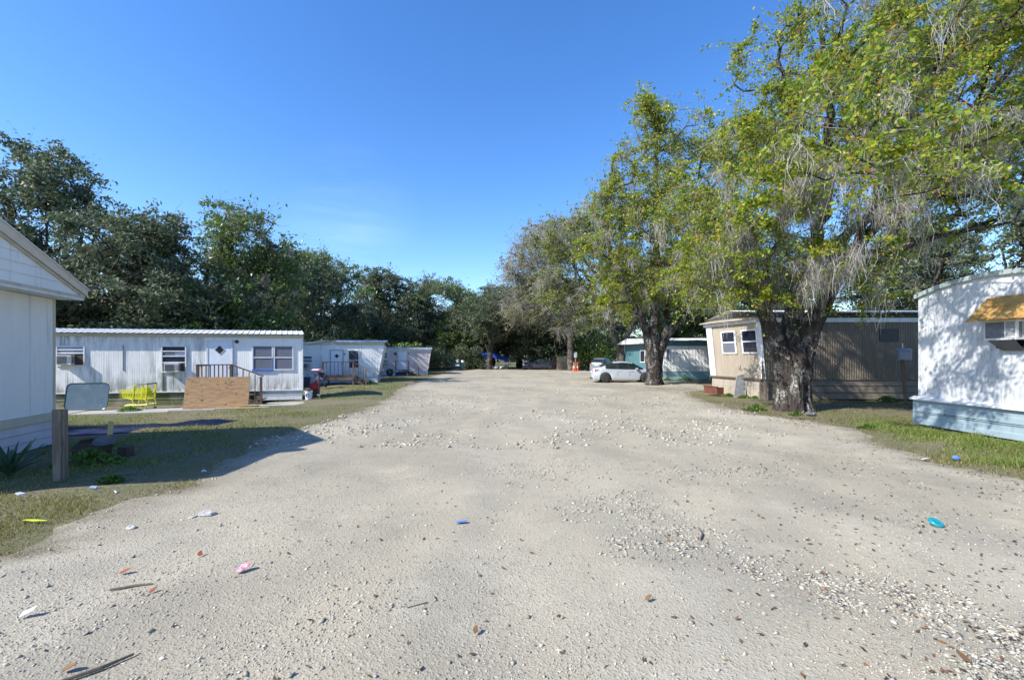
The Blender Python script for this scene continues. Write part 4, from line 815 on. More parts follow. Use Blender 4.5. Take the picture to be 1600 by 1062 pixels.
# --- second oak, beside the sedan
B2 = (9.1, 29.2)
limbs = [([(0, 0, 0), (0, 0, 1.2), (-.05, 0, 2.0)], .42, .40), ([(-.1, 0, 2.0), (-.45, 0, 3.4), (-1.5, -.2, 5.4), (-2.8, -.2, 8.0), (-3.1, 0, 10.5), (-2.6, 0, 14.5)], .26, .06), ([(0, 0, 2.0), (.05, 0, 4.0), (.3, .2, 7.5), (.2, .2, 12), (.1, 0, 16.5), (-.4, 0, 18.3)], .34, .05),
         ([(.1, 0, 1.9), (.7, 0, 3.1), (1.9, -.1, 4.3), (3.2, -.1, 5.6), (4.2, 0, 8)], .25, .07), ([(.7, 0, 3.1), (1.0, .4, 5), (1.9, .6, 8), (3, .3, 12)], .17, .05), ([(-1.5, -.2, 5.4), (-3.6, .2, 7.0), (-5.4, .2, 9.2)], .12, .04)]
bl = [(9.0, 29, 15.6, 1.9, 2.2, 2.6, .9), (8.6, 29, 17.8, 1.1, 1.2, 1.3, .9), (10.6, 29, 16.4, 1.6, 1.6, 1.6, .8), (8.2, 29, 12.2, 2.9, 2.8, 2.1), (11.5, 28.6, 13.0, 3.0, 2.8, 3.0), (12.8, 28.6, 9.2, 3.0, 2.8, 2.2), (6.4, 28.8, 9.0, 2.6, 2.6, 1.9), (8.6, 28.2, 7.4, 3.0, 2.4, 1.7, 1.3), (11.6, 28.6, 5.6, 2.4, 2.2, 1.1, .9), (6.2, 28.6, 6.0, 1.7, 2, 1.4), (13.6, 29, 15.6, 2.2, 2.5, 2.2, .7), (9.4, 27.6, 10.2, 3.4, 2.6, 2.0, 1.2), (11.5, 30.5, 7.2, 3.2, 2.4, 1.6), (6.6, 29, 13.4, 1.5, 1.6, 1.7, .8), (6.4, 29, 11.2, 1.7, 1.8, 1.4, .8), (4.9, 29, 8.2, 1.5, 1.6, 1.2, .7), (8.3, 33.2, 6.2, 2.2, 2.2, 1.5), (7.4, 28.6, 4.9, 1.8, 1.8, .8, .7)]
p2 = tree_parts(22, limbs, shift(bl, B2), 1080, 84, .16, .52, .014, 7, 250, (.5, 1.8), wood_k=4, gap=.25, sprig=.11, aspect=.58)
def second_trunk(t):
    V, F = lumpy([([(0, 0, -.2), (0, 0, .3), (0, 0, 1.2), (-.03, 0, 2.2)], [.66, .50, .43, .40]), ([(-.12, 0, 1.0), (-.2, 0, 2.2), (-.5, 0, 3.4), (-.9, -.1, 4.4)], [.36, .33, .25, .12]), ([(.15, -.05, .2), (.2, 0, 1.5), (.65, 0, 2.9), (1.3, -.05, 3.8), (2.0, -.1, 4.4)], [.38, .32, .26, .21, .11]), ([(0, .1, 1.5), (.02, .1, 2.8), (.06, 0, 4.4)], [.36, .32, .16])], 18, 5, .12)
    put('trunk_base', np_mesh('trunk_base', V, F, M['bark'], True), t)
tree('oak_tree', 'tall forked oak standing at the front of the silver sedan', 'tree', (*B2, 0), p2, 'leaf_bright', 'bark', wood_extra=second_trunk)

# --- third (behind the sedan) and fourth (grey and thin), on the right
B3 = (9.9, 41.5)
limbs = [([(0, 0, 0), (0, 0, 2.0)], .5, .42), ([(0, 0, 2.0), (-.9, 0, 4.2), (-2.6, 0, 7.2), (-4.6, 0, 10.5)], .26, .06), ([(0, 0, 2.0), (.9, 0, 4.5), (1.6, 0, 8.5), (1.2, 0, 13)], .28, .06), ([(-.9, 0, 4.0), (-.6, 0, 8), (-1.0, 0, 13.5)], .2, .05), ([(-1.6, 0, 5.6), (-4.2, .3, 7.2), (-6.6, 0, 8.6)], .12, .04)]
bl = [(7.4, 41, 14.2, 2.4, 2.4, 2.0, .7), (8.6, 41, 13.0, 2.6, 2.6, 2.2, .7), (4.0, 40.6, 8.4, 2.0, 2.0, 1.6, 1), (3.0, 41, 12.6, 1.8, 2, 1.8, .7), (5.6, 41, 12.0, 2.8, 2.6, 2.6, .8), (3.6, 41, 10.2, 2.0, 2.0, 2.2, .7), (9.2, 40.5, 9.0, 3.2, 2.8, 2.0, 1.2), (5.2, 41, 7.4, 3.2, 2.8, 1.8, 1.), (8.0, 40.4, 5.4, 2.6, 2.2, 1.2, 1.2), (12, 41, 9, 2.6, 2.4, 3)]
p3 = tree_parts(33, limbs, shift(bl, B3), 860, 56, .19, .62, .016, 8, 150, (.7, 1.8), bare=.28, wood_k=3, gap=.4, sprig=.12, aspect=.56)
tree('oak_tree', 'forked oak with thin olive crown rising behind the silver sedan', 'tree', (*B3, 0), p3, 'leaf_mid', 'bark_pale', tw='twig_pale')
B4 = (7.2, 56.0)
limbs = [([(0, 0, 0), (0, 0, 3.5), (-.2, 0, 6)], .42, .3), ([(-.2, 0, 5.5), (-2.4, 0, 9), (-4.6, 0, 12.5), (-5.0, 0, 16)], .2, .05), ([(-.2, 0, 6), (.8, 0, 10), (.4, 0, 15), (-.4, 0, 18)], .2, .05), ([(-.1, 0, 5), (-3, 0, 7), (-6, 0, 9.5)], .15, .04)]
bl = [(6.0, 56, 16.0, 3.2, 3, 2.8), (2.6, 56, 15.2, 2.8, 3, 2.8), (.6, 56, 12.0, 2.6, 2.6, 2.6), (3.4, 56, 11.0, 3.2, 3, 2.4), (1.4, 56, 8.0, 3.0, 3, 2.0), (6.2, 55.5, 8.6, 3.4, 3, 2.2), (6.6, 55, 5.4, 2.6, 2, 1.2, .8)]
p4 = tree_parts(44, limbs, shift(bl, B4), 620, 40, .20, .70, .020, 10, 110, (.8, 2.2), bare=.35, wood_k=4, sprig=.13, aspect=.5)
tree('oak_tree', 'nearly bare grey oak behind the orange cones', 'tree', (*B4, 0), p4, 'leaf_dry', 'bark_pale', tw='twig_pale')

# --- dark live oaks on the left and at the far end: three kinds, copied
def kind(seed, h_, wd_, ncl, lpc, ls, spread, tipr=.02, low=.12, wk=4, bare=0., twigs=3, lean=0., moss=0, top=.0, gap=.4):
    rng = random.Random(seed)
    limbs = [([(0, 0, 0), (.1, 0, h_ * .16), (.1 + lean, .1, h_ * .24)], .42, .36)]
    for i in range(6):
        a = i * 1.047 + rng.uniform(-.4, .4); q = rng.uniform(.55, .95); x, y = math.cos(a) * wd_ * .62 * q, math.sin(a) * wd_ * .62 * q; z = h_ * rng.uniform(.5, .84)
        limbs.append(([(lean * .8, 0, h_ * .18), (x * .35 + lean, y * .35, h_ * .33), (x * .75 + lean, y * .75, (z + h_ * .33) / 2), (x + lean, y, z)], .24, .05))
    bl = []
    for i in range(13):
        a = rng.uniform(0, 6.28); q = rng.uniform(.2, .85) ; z = h_ * rng.uniform(low + .12, .88); k = 1 - .55 * max(0, (z / h_ - .55) / .45); s_ = rng.uniform(.28, .44)
        bl.append((math.cos(a) * wd_ * q * k + lean, math.sin(a) * wd_ * q * k, z, wd_ * s_, wd_ * s_, wd_ * s_ * rng.uniform(.5, .75)))
    bl.append((lean, 0, h_ * .86, wd_ * .3, wd_ * .3, h_ * .12)); bl.append((0, 0, h_ * (low + .15), wd_ * .7, wd_ * .7, h_ * .13))
    return tree_parts(seed, limbs, bl, ncl, lpc, ls, spread, tipr, twigs, moss, (.5, 1.5), bare, wk, gap=gap, sprig=.15)
KA = kind(101, 15.2, 6.4, 640, 105, .25, .62, tipr=.014, twigs=5, gap=.7)
KB = kind(102, 11.2, 5.6, 540, 100, .24, .58, tipr=.014, twigs=5, gap=.7)
KC = kind(103, 11.0, 5.0, 480, 85, .22, .52, tipr=.014, bare=.1, twigs=6, moss=60, gap=.6)
KD = kind(104, 12.5, 5.2, 420, 95, .25, .55, tipr=.014, twigs=5, low=.34, gap=.8)
protos = {}
def plant_tree(k, parts, label, loc, s=1., rz=0, leaf='leaf_dark', bark='bark_dark', group='dark live oaks behind the homes', sz=None):
    key = (k, leaf)
    if key not in protos:
        o = tree('live_oak_tree', label, 'tree', loc, parts, leaf, bark, group); protos[key] = o
    else:
        o = copy_tree(protos[key]); o['label'] = label; o['group'] = group
    o.location = loc; o.rotation_euler = (0, 0, rz); o.scale = (s, s, sz or s); return o
G1 = 'dark live oaks behind the left homes'
plant_tree('A', KA, 'tallest dark live oak at the left edge above the gabled white home', (-30.5, 30, 0), 1.06, 0, group=G1)
plant_tree('B', KB, 'round dark live oak behind the left end of the long white home', (-21.5, 27.5, 0), 1.02, 1.1, group=G1, sz=.95)
plant_tree('C', KC, 'loose grey green live oak behind the door of the long white home', (-18.0, 30.5, 0), 1.06, 2.2, 'leaf_dark_b', group=G1)
plant_tree('B', KB, 'dark spreading oak above the right end of the long white home', (-20.5, 41.5, 0), 1.12, 4.0, group=G1, sz=1.06)
plant_tree('B', KB, 'low dark oak at the far left behind the gabled home', (-38, 22, 0), 1.1, 2.6, group=G1)
plant_tree('C', KC, 'thin green oak with pale bare limb behind the white home with slanted end', (-23, 54, 0), 1.36, .4, 'leaf_dark_b', group=G1)
plant_tree('B', KB, 'dark oak behind the pale pink home', (-17.5, 62.5, 0), 1.28, 5.1, group=G1)
plant_tree('A', KA, 'deep dark oak in the second row between the left homes', (-28, 48, 0), .86, 3.3, group=G1)
plant_tree('A', KA, 'broad dark oak far behind the loose grey green oak', (-37, 44, 0), 1.0, 1.9, group=G1)
G2 = 'dark oaks closing the far end of the lot'
FAR = [('C', KC, 'thin grey green oak above the green dumpster', (-7.6, 66, 0), 1.16, 1.0, 'leaf_dark_b'), ('B', KB, 'dark oak just left of the blue canopy', (-3.0, 70, 0), 1.16, 2.0, 'leaf_dark'),
       ('D', KD, 'dark oak with thick trunk in front of the blue canopy', (-3.0, 61.8, 0), .92, 4.3, 'leaf_dark'), ('B', KB, 'dense dark oak above the parked dark car', (3.4, 66, 0), 1.1, .6, 'leaf_dark'),
       ('C', KC, 'loose oak between the blue canopy and the dark car', (1.2, 72, 0), 1.25, 3.5, 'leaf_dark_b'), ('B', KB, 'green oak behind the pale board fence', (9.5, 69, 0), 1.1, 5.5, 'leaf_dark_b'),
       ('A', KA, 'dark oak behind the grey green hatchback', (15, 63, 0), .8, 2.7, 'leaf_dark'), ('C', KC, 'loose oak at the far left corner of the lot', (-13.0, 69, 0), 1.3, 3.9, 'leaf_dark')]
for k, pt, lb, loc, s_, rz, lf in FAR: plant_tree(k, pt, lb, loc, s_, rz, lf, group=G2)
G3 = 'trees behind the right homes'
RT = [('B', KB, 'green oak behind the teal and white home', (17.5, 47, 0), 1.05, .9, 'leaf_dark_b'), ('C', KC, 'bushy green oak above the roof of the tan home', (19.0, 33, 0), .95, 2.1, 'leaf_dark_b'), ('C', KC, 'grey mossy oak seen under the big oak to the right', (26.5, 31, 0), 1.02, 4.7, 'leaf_dark'),
      ('B', KB, 'dark oak behind the arched roof of the right home', (30, 25.5, 0), 1.0, 3.1, 'leaf_dark'), ('A', KA, 'tall oak beyond the mossy oak on the right', (38, 42, 0), .95, .2, 'leaf_dark'), ('B', KB, 'far green oak between the teal and tan homes', (26, 58, 0), 1.15, 1.3, 'leaf_dark_b')]
for k, pt, lb, loc, s_, rz, lf in RT: plant_tree(k, pt, lb, loc, s_, rz, lf, group=G3)
plant_tree('B', KB, 'unseen oak out at the left shading the lawn by the gabled white home', (-22.5, 6.4, 0), .86, 2.4, group=G1)  # oak out of view, placed so its crown dapples the left lawn
# the wood further off: one mass
rng = np.random.default_rng(5); nW = 90; wV, wF, k0 = [], [], 0
ang = rng.uniform(-1.35, 1.35, nW); dist = rng.uniform(88, 150, nW)
for i in range(nW):
    c = np.array([math.sin(ang[i]) * dist[i], math.cos(ang[i]) * dist[i], 0]); hgt = rng.uniform(8, 13) * dist[i] / 105
    cen = c + rng.normal(size=(900, 3)) * np.array([4.2, 4.2, 0]); cen[:, 2] = hgt * rng.uniform(.02, 1, 900) ** .8
    V, F = leaves(rng, cen, .5, .85); wV.append(V); wF.append(F + k0); k0 += len(V)
tag(put('far_wood', np_mesh('far_wood', np.concatenate(wV), np.concatenate(wF), M['leaf_dark'])), 'dark wood seen far off between the nearer oaks', 'wood', kind='stuff')

# ---------------------------------------------------------------- bushes and plants
def bush(name, label, loc, sx, sy, h_, n, ls, leaf='leaf_dark', seed=1, cat='bush', group=None):
    rng = np.random.default_rng(seed); t = thing(name, label, cat, loc, 0, group); m = 14
    bc = np.stack([rng.uniform(-1, 1, m) * sx, rng.uniform(-1, 1, m) * sy, rng.uniform(.2, .85, m) * h_], 1); rad = rng.uniform(.25, .5, m) * h_
    k = rng.integers(0, m, n); v = rng.normal(size=(n, 3)); v /= np.linalg.norm(v, axis=1, keepdims=True); cen = bc[k] + v * (rad[k] * rng.uniform(.3, 1, n) ** .4)[:, None]
    cen[:, 2] = np.abs(cen[:, 2])
    V, F = leaves(rng, cen, .05, ls); tag(put('foliage', np_mesh('foliage', V, F, M[leaf]), t), kind='stuff')
    b = MB()
    for c in bc: b.tube([(c[0] * .5, c[1] * .5, -.05), (c[0] * .8, c[1] * .8, c[2] * .6), tuple(c)], [.05, .035, .015], 5)
    b.build('stem', M['bark_dark'], t); return t
BG = 'bushes under the trees'
bush('bush', 'dark tangled bush mound behind the green dumpster', (-6.6, 62.6, 0), 2.0, .8, 2.9, 5200, .26, 'leaf_dark', 1, group=BG)
bush('bush', 'dark round bush at the end of the pale pink home', (-9.6, 56.5, 0), .8, .8, 2.9, 3000, .22, 'leaf_dark', 2, group=BG)
bush('bush', 'dark bush left of the trunk by the blue canopy', (-4.9, 63.2, 0), .8, .8, 2.4, 2400, .24, 'leaf_dark', 3, group=BG)
bush('bush', 'dark bushes behind the parked dark car', (3.6, 63.6, 0), 4.0, .8, 3.0, 7000, .26, 'leaf_dark', 4, group=BG)
bush('bush', 'green vine thicket behind the grey green hatchback', (11.5, 57, 0), 1.8, 1.0, 4.6, 5200, .25, 'leaf_dark_b', 5, group=BG)
bush('bush', 'bright green shrub behind the cones', (9.6, 58.5, 0), 1.2, .8, 3.6, 3200, .24, 'leaf_weed', 6, group=BG)
for i, (x, y, sx, hh, lb) in enumerate([(-25, 27.5, 5, 3.2, 'dark undergrowth behind the left part of the long white home'), (-19.5, 26.0, 4.5, 3.4, 'dark undergrowth behind the middle of the long white home'), (-18, 39.5, 3.5, 3.4, 'undergrowth behind the white home with slanted end'), (-13.5, 52, 3.5, 3.2, 'undergrowth behind the pale pink home'),
                                        (21, 40.5, 5, 3.8, 'undergrowth behind the teal and white home'), (22, 25.5, 4.5, 3.9, 'undergrowth behind the brown wall of the tan home'), (-11.5, 64.5, 3, 3.2, 'undergrowth at the far left end of the lot'), (-38, 17, 5, 4, 'undergrowth far out to the left')]):
    bush('bush', lb, (x, y, 0), sx, 1.2, hh, 6500, .24, 'leaf_dark' if i % 2 == 0 else 'leaf_dark_b', 20 + i, group=BG)

# weeds: low plants one by one
def weed(label, loc, s_, n, seed, leaf='leaf_weed'):
    rng = np.random.default_rng(seed); t = thing('weed', label, 'weed', (loc[0], loc[1], gzf(*loc)), 0, 'weeds growing by the homes and trunks')
    a = rng.uniform(0, 6.28, n); q = rng.uniform(0, 1, n) ** .7; cen = np.stack([np.cos(a) * q * s_, np.sin(a) * q * s_ * .7, (.06 + .8 * (1 - q)) * s_ * .62 * rng.uniform(.5, 1, n)], 1)
    V, F = leaves(rng, cen, .02, .085, up=1.0, aspect=.6); tag(put('foliage', np_mesh('foliage', V, F, M[leaf]), t), kind='stuff')
    b = MB()
    for i in range(6): b.tube([(0, 0, -.02), (math.cos(i) * s_ * .3, math.sin(i) * s_ * .25, s_ * .3)], [.008, .004], 4)
    b.build('stem', M['stick'], t)
for i, (lb, loc, s_, n_) in enumerate([('leafy green weed at the left foot of the big oak', (8.35, 15.6), .42, 420), ('low weed in front of the big oak roots', (8.9, 14.3), .22, 160), ('green weed clump between the big oak and the right home', (9.1, 11.6), .26, 220),
        ('weeds below the leaning grey screen panel', (10.35, 20.3), .30, 240), ('weed climbing by the corner post of the tan home', (10.75, 19.9), .34, 300), ('weeds under the rusty planter', (9.95, 20.9), .30, 240), ('bright weed behind the meter post', (15.4, 18.7), .5, 380),
        ('green weeds along the skirting of the teal home', (13.0, 34.2), .6, 320), ('weeds by the corner of the teal home', (11.7, 34.2), .5, 260), ('green weed at the foot of the weathered post', (-5.9, 6.7), .18, 150), ('dark weeds around the agave by the gabled home', (-7.35, 7.9), .55, 520), ('weeds under the glass sheet', (-14.2, 16.9), .45, 300), ('weed patch by the porch of the slanted white home', (-9.2, 29.6), .5, 300)]):
    weed(lb, loc, s_, n_, 50 + i)

# agave at the left edge: big leaves, each a part
ag = thing('agave_plant', 'spiky blue green agave at the left edge below the gabled home', 'plant', (-7.95, 7.2, gzf(-7.95, 7.2)))
ag.scale = (.74, .74, .82)
rr = random.Random(8)
for i in range(26):
    a = i * 2.4 + rr.uniform(-.2, .2); el = R(rr.uniform(32, 84)); L = rr.uniform(.55, .95); b = MB(); vs = []
    for k, f in enumerate((0, .3, .65, 1)):
        r0 = L * f * math.cos(el) + (.10 * f * f); z = L * f * math.sin(el) - .10 * f * f * L; wv = (.035, .055, .038, .003)[k]
        cx, cy = math.cos(a) * r0, math.sin(a) * r0; px, py = -math.sin(a) * wv, math.cos(a) * wv
        vs += [(cx - px, cy - py, z + .012), (cx, cy, z - .012), (cx + px, cy + py, z + .012)]
    b.add(vs, [(k * 3 + j, k * 3 + j + 1, k * 3 + j + 4, k * 3 + j + 3) for k in range(3) for j in range(2)]); b.build('leaf', M['agave'], ag)

# ---------------------------------------------------------------- things on the left
p = thing('wooden_post', 'weathered grey wooden post beside the gabled home', 'post', (-6.80, 6.85, gzf(-6.72, 6.85)), R(12))
MB().prism([(-.065, -.05, -.3), (.045, -.05, -.3), (.045, .05, -.3), (-.065, .05, -.3)], (-.01, 0, 1.36)).build('post_timber', M['grey_wood'], p)
b = MB(); b.prism([(.048, -.035, -.25), (.078, -.035, -.25), (.078, .045, -.25), (.048, .045, -.25)], (-.012, .01, 1.30)); b.build('split_batten', M['grey_wood'], p)
for z in (.55, .95): MB().box(.06, .075, -.053, -.045, z, z + .015).build('nail', M['rust'], p)
jb = thing('scrap_pile', 'broken rusty boards and a grey bowl below the gabled home', 'scrap', (-7.75, 8.45, gzf(-7.75, 8.45)))
b = MB(); b.bar((-.5, 0, .33), (.5, .1, .37), .12, .03); b.build('board', M['tan_wood'], jb)
b = MB(); b.prism([(-.40, -.10, .10), (.22, -.1, .08), (.34, 0, .18), (.05, .1, .32), (-.35, .1, .28)], (0, .04, 0)); b.build('broken_panel', M['rust'], jb)
b = MB(); b.prism([(.12, .12, .3), (.2, .12, .3), (.2, .15, .62), (.12, .15, .62)], (0, .03, 0)); b.build('stake', M['yellow_wood'], jb)
MB().lathe([(.04, 0), (.12, .05), (.17, .10), (.16, .10), (.11, .055), (.02, .02)], 14).build('bowl', M['mesh_grey'], jb, (.30, -.12, .22), (R(20), R(12), 0))
for i in range(3): MB().box(-.4 + i * .42, -.24 + i * .42, -.02, .16, -.05, .16).build('block', M['rust'], jb)
# glass sheet leaning on the long home
gl = thing('glass_sheet', 'blue tinted glass sheet with rounded corners leaning against the long white home', 'glass sheet', (-16.55, 16.8, gzf(-16.3, 17.0) + .04), R(12.5))
def rrect(w_, h_, r, k=5):
    pts = []
    for cx, cz, a0 in ((w_ - r, r, -90), (w_ - r, h_ - r, 0), (r, h_ - r, 90), (r, r, 180)): pts += [(cx + r * math.cos(R(a0 + 90 * i / k)), cz + r * math.sin(R(a0 + 90 * i / k))) for i in range(k + 1)]
    return pts
pts = rrect(1.36, 1.0, .17); tl = .22
sh = MB(); sh.prism([(x, z * math.sin(tl) * .8, z * math.cos(tl)) for x, z in pts], (0, .012, .004)); sh.build('pane', M['tint_glass'], gl)
rm_ = MB(); P_ = [(x, z * math.sin(tl) * .8, z * math.cos(tl)) for x, z in pts]; rm_.tube(P_ + [P_[0]], .016, 5, False); rm_.build('rim', M['glass_rim'], gl)

# shopping cart
ct = thing('shopping_cart', 'bright yellow plastic shopping cart in front of the long white home', 'shopping cart', (-15.02, 17.60, gzf(-14.6, 17.6) + .055), R(6))
ct.scale = (1.04, 1.04, 1.0)
Yw = M['yellow']; hw0, hw1 = .19, .25                       # half widths front and back; front at x=0, handle at x=.98
def side(s_, x, z): f = x / .98; return (x, s_ * (hw0 + (hw1 - hw0) * f), z)
for s_ in (-1, 1):
    b = MB()
    for k in range(8):
        f = k / 7; z0 = .44 + .30 * f; z1 = .37 + .44 * f; b.bar(side(s_, 0.0, z0), side(s_, .92, z1), .012, .016 if k else .03)
    for k in range(11):
        x = .02 + .9 * k / 10; b.bar(side(s_, x, .44 - .07 * x), side(s_, x, .74 + .08 * x), .010, .012, (1, 0, 0))
    b.build('basket_side', Yw, ct)
    b = MB(); b.bar(side(s_, .48, .43), side(s_, .52, .92), .05, .03, (1, 0, 0)); b.bar(side(s_, .52, .92), side(s_, .62, .93), .05, .03); b.build('side_arm', Yw, ct)
    b = MB(); b.bar(side(s_, .93, .40), side(s_, .97, .98), .04, .035, (1, 0, 0)); b.build('handle_upright', Yw, ct)
    b = MB(); b.tube([side(s_, .0, .135), side(s_, .5, .145), side(s_, .98, .17)], .022, 6); b.build('base_rail', Yw, ct)
    b = MB(); b.tube([side(s_, .28, .42), side(s_, .44, .36), side(s_, .50, .22), side(s_, .52, .02)], .022, 6); b.build('front_strut', Yw, ct)
    b = MB(); b.tube([side(s_, .82, .40), side(s_, .93, .33), side(s_, .98, .22), side(s_, .98, .05)], .022, 6); b.build('rear_strut', Yw, ct)
    b = MB(); b.tube([side(s_, .70, .40), side(s_, .66, .16)], .014, 6); b.build('brace', Yw, ct)
    for x in (.10, .93):
        wv = MB(); wv.lathe([(.015, -.016), (.055, -.016), (.058, 0), (.055, .016), (.015, .016)], 12); w_ = wv.build('wheel', M['grey_plastic'], ct, (x, s_ * (hw0 if x < .5 else hw1), .0), (R(90), 0, 0))
        MB().bar((0, .0, .02), (0, 0, .11) if x < .5 else (0, 0, .06), .03, .02, (0, 1, 0)).build('caster_fork', M['steel'], ct, (x, s_ * (hw0 if x < .5 else hw1) - .026, .0))
b = MB()
for k in range(7): b.bar((0.0, -hw0, .44 + .05 * k), (0.0, hw0, .44 + .05 * k), .012, .014)
for k in range(6): y = -hw0 + 2 * hw0 * k / 5; b.bar((0, y, .44), (0, y, .74), .01, .01, (1, 0, 0))
b.build('basket_front', Yw, ct)
b = MB()
for k in range(9): x = .02 + .9 * k / 8; b.bar(side(-1, x, .44 - .07 * x), side(1, x, .44 - .07 * x), .012, .012)
for k in range(5): y = -.18 + .09 * k; b.bar((0.0, y, .44), (.92, y * 1.25, .375), .012, .012)
b.build('basket_floor', Yw, ct)
b = MB()
for k in range(6): b.bar((.93, -hw1, .46 + .07 * k), (.93, hw1, .46 + .07 * k), .012, .012)
b.prism([(.90, -.18, .5), (.94, -.18, .5), (.80, -.18, .8), (.76, -.18, .8)], (0, .36, 0)); b.build('child_seat', Yw, ct)
MB().tube([(.975, -hw1 - .02, .965), (.975, hw1 + .02, .965)], .022, 8).build('handle', M['black_plastic'], ct)
MB().bar((.53, -hw0 * 1.17, .935), (.96, -hw1 * 1.0, .955), .03, .02).build('handle_cover', M['black_plastic'], ct)
MB().tube([(.05, -hw0, .13), (.05, hw0, .13)], .02, 6).build('base_crossbar', Yw, ct)
MB().box(.45, .95, -.2, .2, .145, .165).build('lower_tray', Yw, ct)

# plywood sheet leaning on the steps
pw_ = thing('plywood_sheet', 'knotty plywood sheet leaning against the dark wooden steps', 'plywood', (-12.35, 17.06, gzf(-11.6, 17.2) + .055), R(12.5))
b = MB(); b.prism([(0, 0, 0), (2.22, 0, 0), (2.22, .30, 1.19), (0, .30, 1.19)], (0, .018, 0)); b.build('sheet', M['plywood'], pw_)
rr = random.Random(3)
for i in range(6):
    x, z = rr.uniform(.1, 2.1), rr.uniform(.08, 1.1); b = MB(); r0 = rr.uniform(.014, .03)
    b.lathe([(r0, 0), (r0 * .9, .003), (.004, .003)], 9); b.build('knot', M['rust'], pw_, (x, z * .30 / 1.19 + .0, z), (R(90) - .25, 0, 0)).scale = (rr.uniform(1.2, 2.4), 1, 1)
for i, (x, y, L, a) in enumerate([(-10.9, 16.9, 1.0, 14), (-10.2, 16.75, 1.2, 9), (-10.6, 17.3, .8, 25)]):
    o = MB().box(0, L, 0, .11, 0, .025).build('scrap_board', M['yellow_wood'], None, (x, y, gzf(x + .4, y) + .04), (0, 0, R(a))); tag(o, ('yellow scrap board lying nearest the camera before the plywood sheet', 'longest yellow scrap board right of the plywood sheet', 'short yellow scrap board tight against the plywood sheet')[(0, 1, 2)[i]], 'board', 'scrap boards on the walkway')
# navy tarp, rolled at its right end
tp = thing('tarpaulin', 'crumpled navy blue tarpaulin lying on the grass beside the gabled home', 'tarpaulin', (0, 0, 0))
rng = np.random.default_rng(2)
def sheetgrid(c0, c1, c2, c3, nu, nv, hfun):
    V = []; c0, c1, c2, c3 = map(np.array, (c0, c1, c2, c3))
    for j in range(nv):
        for i in range(nu):
            u, v = i / (nu - 1), j / (nv - 1); q = (c0 * (1 - u) + c1 * u) * (1 - v) + (c3 * (1 - u) + c2 * u) * v; x, y = q; V.append((x + .04 * math.sin(v * 9 + u * 14), y + .03 * math.sin(u * 17), gzf(x, y) + hfun(u, v)))
    F = [(j * nu + i, j * nu + i + 1, (j + 1) * nu + i + 1, (j + 1) * nu + i) for j in range(nv - 1) for i in range(nu - 1)]; return V, F
edge_f = lambda u, v: min(1, min(u, 1 - u) * 12, min(v, 1 - v) * 6)
V, F = sheetgrid((-10.7, 9.85), (-9.2, 10.9), (-9.6, 12.35), (-12.2, 11.6), 26, 16, lambda u, v: -.03 + edge_f(u, v) * (.045 + .010 * math.sin(u * 23 + v * 5) + .008 * math.sin(v * 19 - u * 7)))
put('flat_sheet', np_mesh('flat_sheet', V, F, M['tarp_under'], True), tp)
V, F = sheetgrid((-12.0, 11.45), (-7.9, 12.15), (-7.75, 13.15), (-12.4, 12.3), 44, 16, lambda u, v: -.03 + edge_f(u, v) * (.055 + .05 * smoothstep(.62, .86, u) * math.sin(math.pi * v) + .012 * math.sin(v * 14 + u * 6) + .008 * math.sin(u * 37 + v * 9) + .03 * math.exp(-((v - .55) / .12) ** 2) * (u < .85)))
put('rolled_end', np_mesh('rolled_end', V, F, M['tarp_navy'], True), tp)

# bucket, scooter, folding chair etc. between the first two homes
bk = thing('bucket', 'white bucket with blue print at the corner of the long white home', 'bucket', (-8.82, 19.75, gzf(-8.8, 19.8)))
MB().lathe([(.13, 0), (.15, .30), (.16, .36), (.165, .38), (.15, .38), (.135, .1), (.01, .09)], 18).build('pail', M['bucket_white'], bk)
ringp = MB(); ringp.lathe([(.152, .08), (.1555, .10), (.1575, .27), (.1555, .29)], 18)
for (z, sz_) in ((.2, .07),):
    b = MB(); cpts = [(.158 * math.sin(a * sz_ * 6.3), -.158 * math.cos(a * sz_ * 6.3), z + .07 * math.sin(a_)) for a_, a in [(t_a, .9 * math.cos(t_a)) for t_a in [i * 6.283 / 16 for i in range(17)]]]; b.tube(cpts, .016, 5, False); b.build('printed_ring', M['print_blue'], bk)
MB().tube([(-.16, 0, .36), (-.12, -.1, .46), (0, -.14, .5), (.12, -.1, .46), (.16, 0, .36)], .006, 4).build('bail_handle', M['steel'], bk)
MB().lathe([(.10, .12), (.12, .3), (.10, .42), (.03, .46)], 9).build('contents', M['black_plastic'], bk)
rg = thing('red_bag', 'rumpled red bag standing behind the white bucket', 'bag', (-9.05, 20.75, 0))
b = MB(); b.lathe([(.12, 0), (.20, .06), (.23, .15), (.21, .24), (.13, .32), (.06, .37), (.09, .42), (.03, .44)], 9); b.v = [(x * (1 + .16 * math.sin(z * 29 + y * 17)), y * (1 + .14 * math.sin(x * 31 + z * 13)), z + .03 * math.sin(x * 23)) for x, y, z in b.v]; o = b.build('sack', M['red'], rg, (0, 0, .30), (0, R(14), 0))
MB().box(-.22, .22, -.18, .18, 0, .31).build('crate', M['black_plastic'], rg)
sk = thing('kick_scooter', 'black upright scooter with a grey base beside the white bucket', 'scooter', (-8.55, 20.2, 0), R(30))
MB().tube([(0, 0, .08), (0, .02, 1.0)], .028, 6).build('steering_stem', M['black_plastic'], sk); MB().tube([(-.20, .02, 1.0), (.20, .02, 1.0)], .018, 6).build('handlebar', M['black_plastic'], sk)
MB().box(-.06, .06, -.02, .62, .09, .12).build('deck', M['grey_plastic'], sk)
for y in (0, .64): MB().lathe([(.02, -.015), (.085, -.015), (.085, .015), (.02, .015)], 12).build('wheel', M['grey_plastic'], sk, (0, y, .085), (0, R(90), 0))
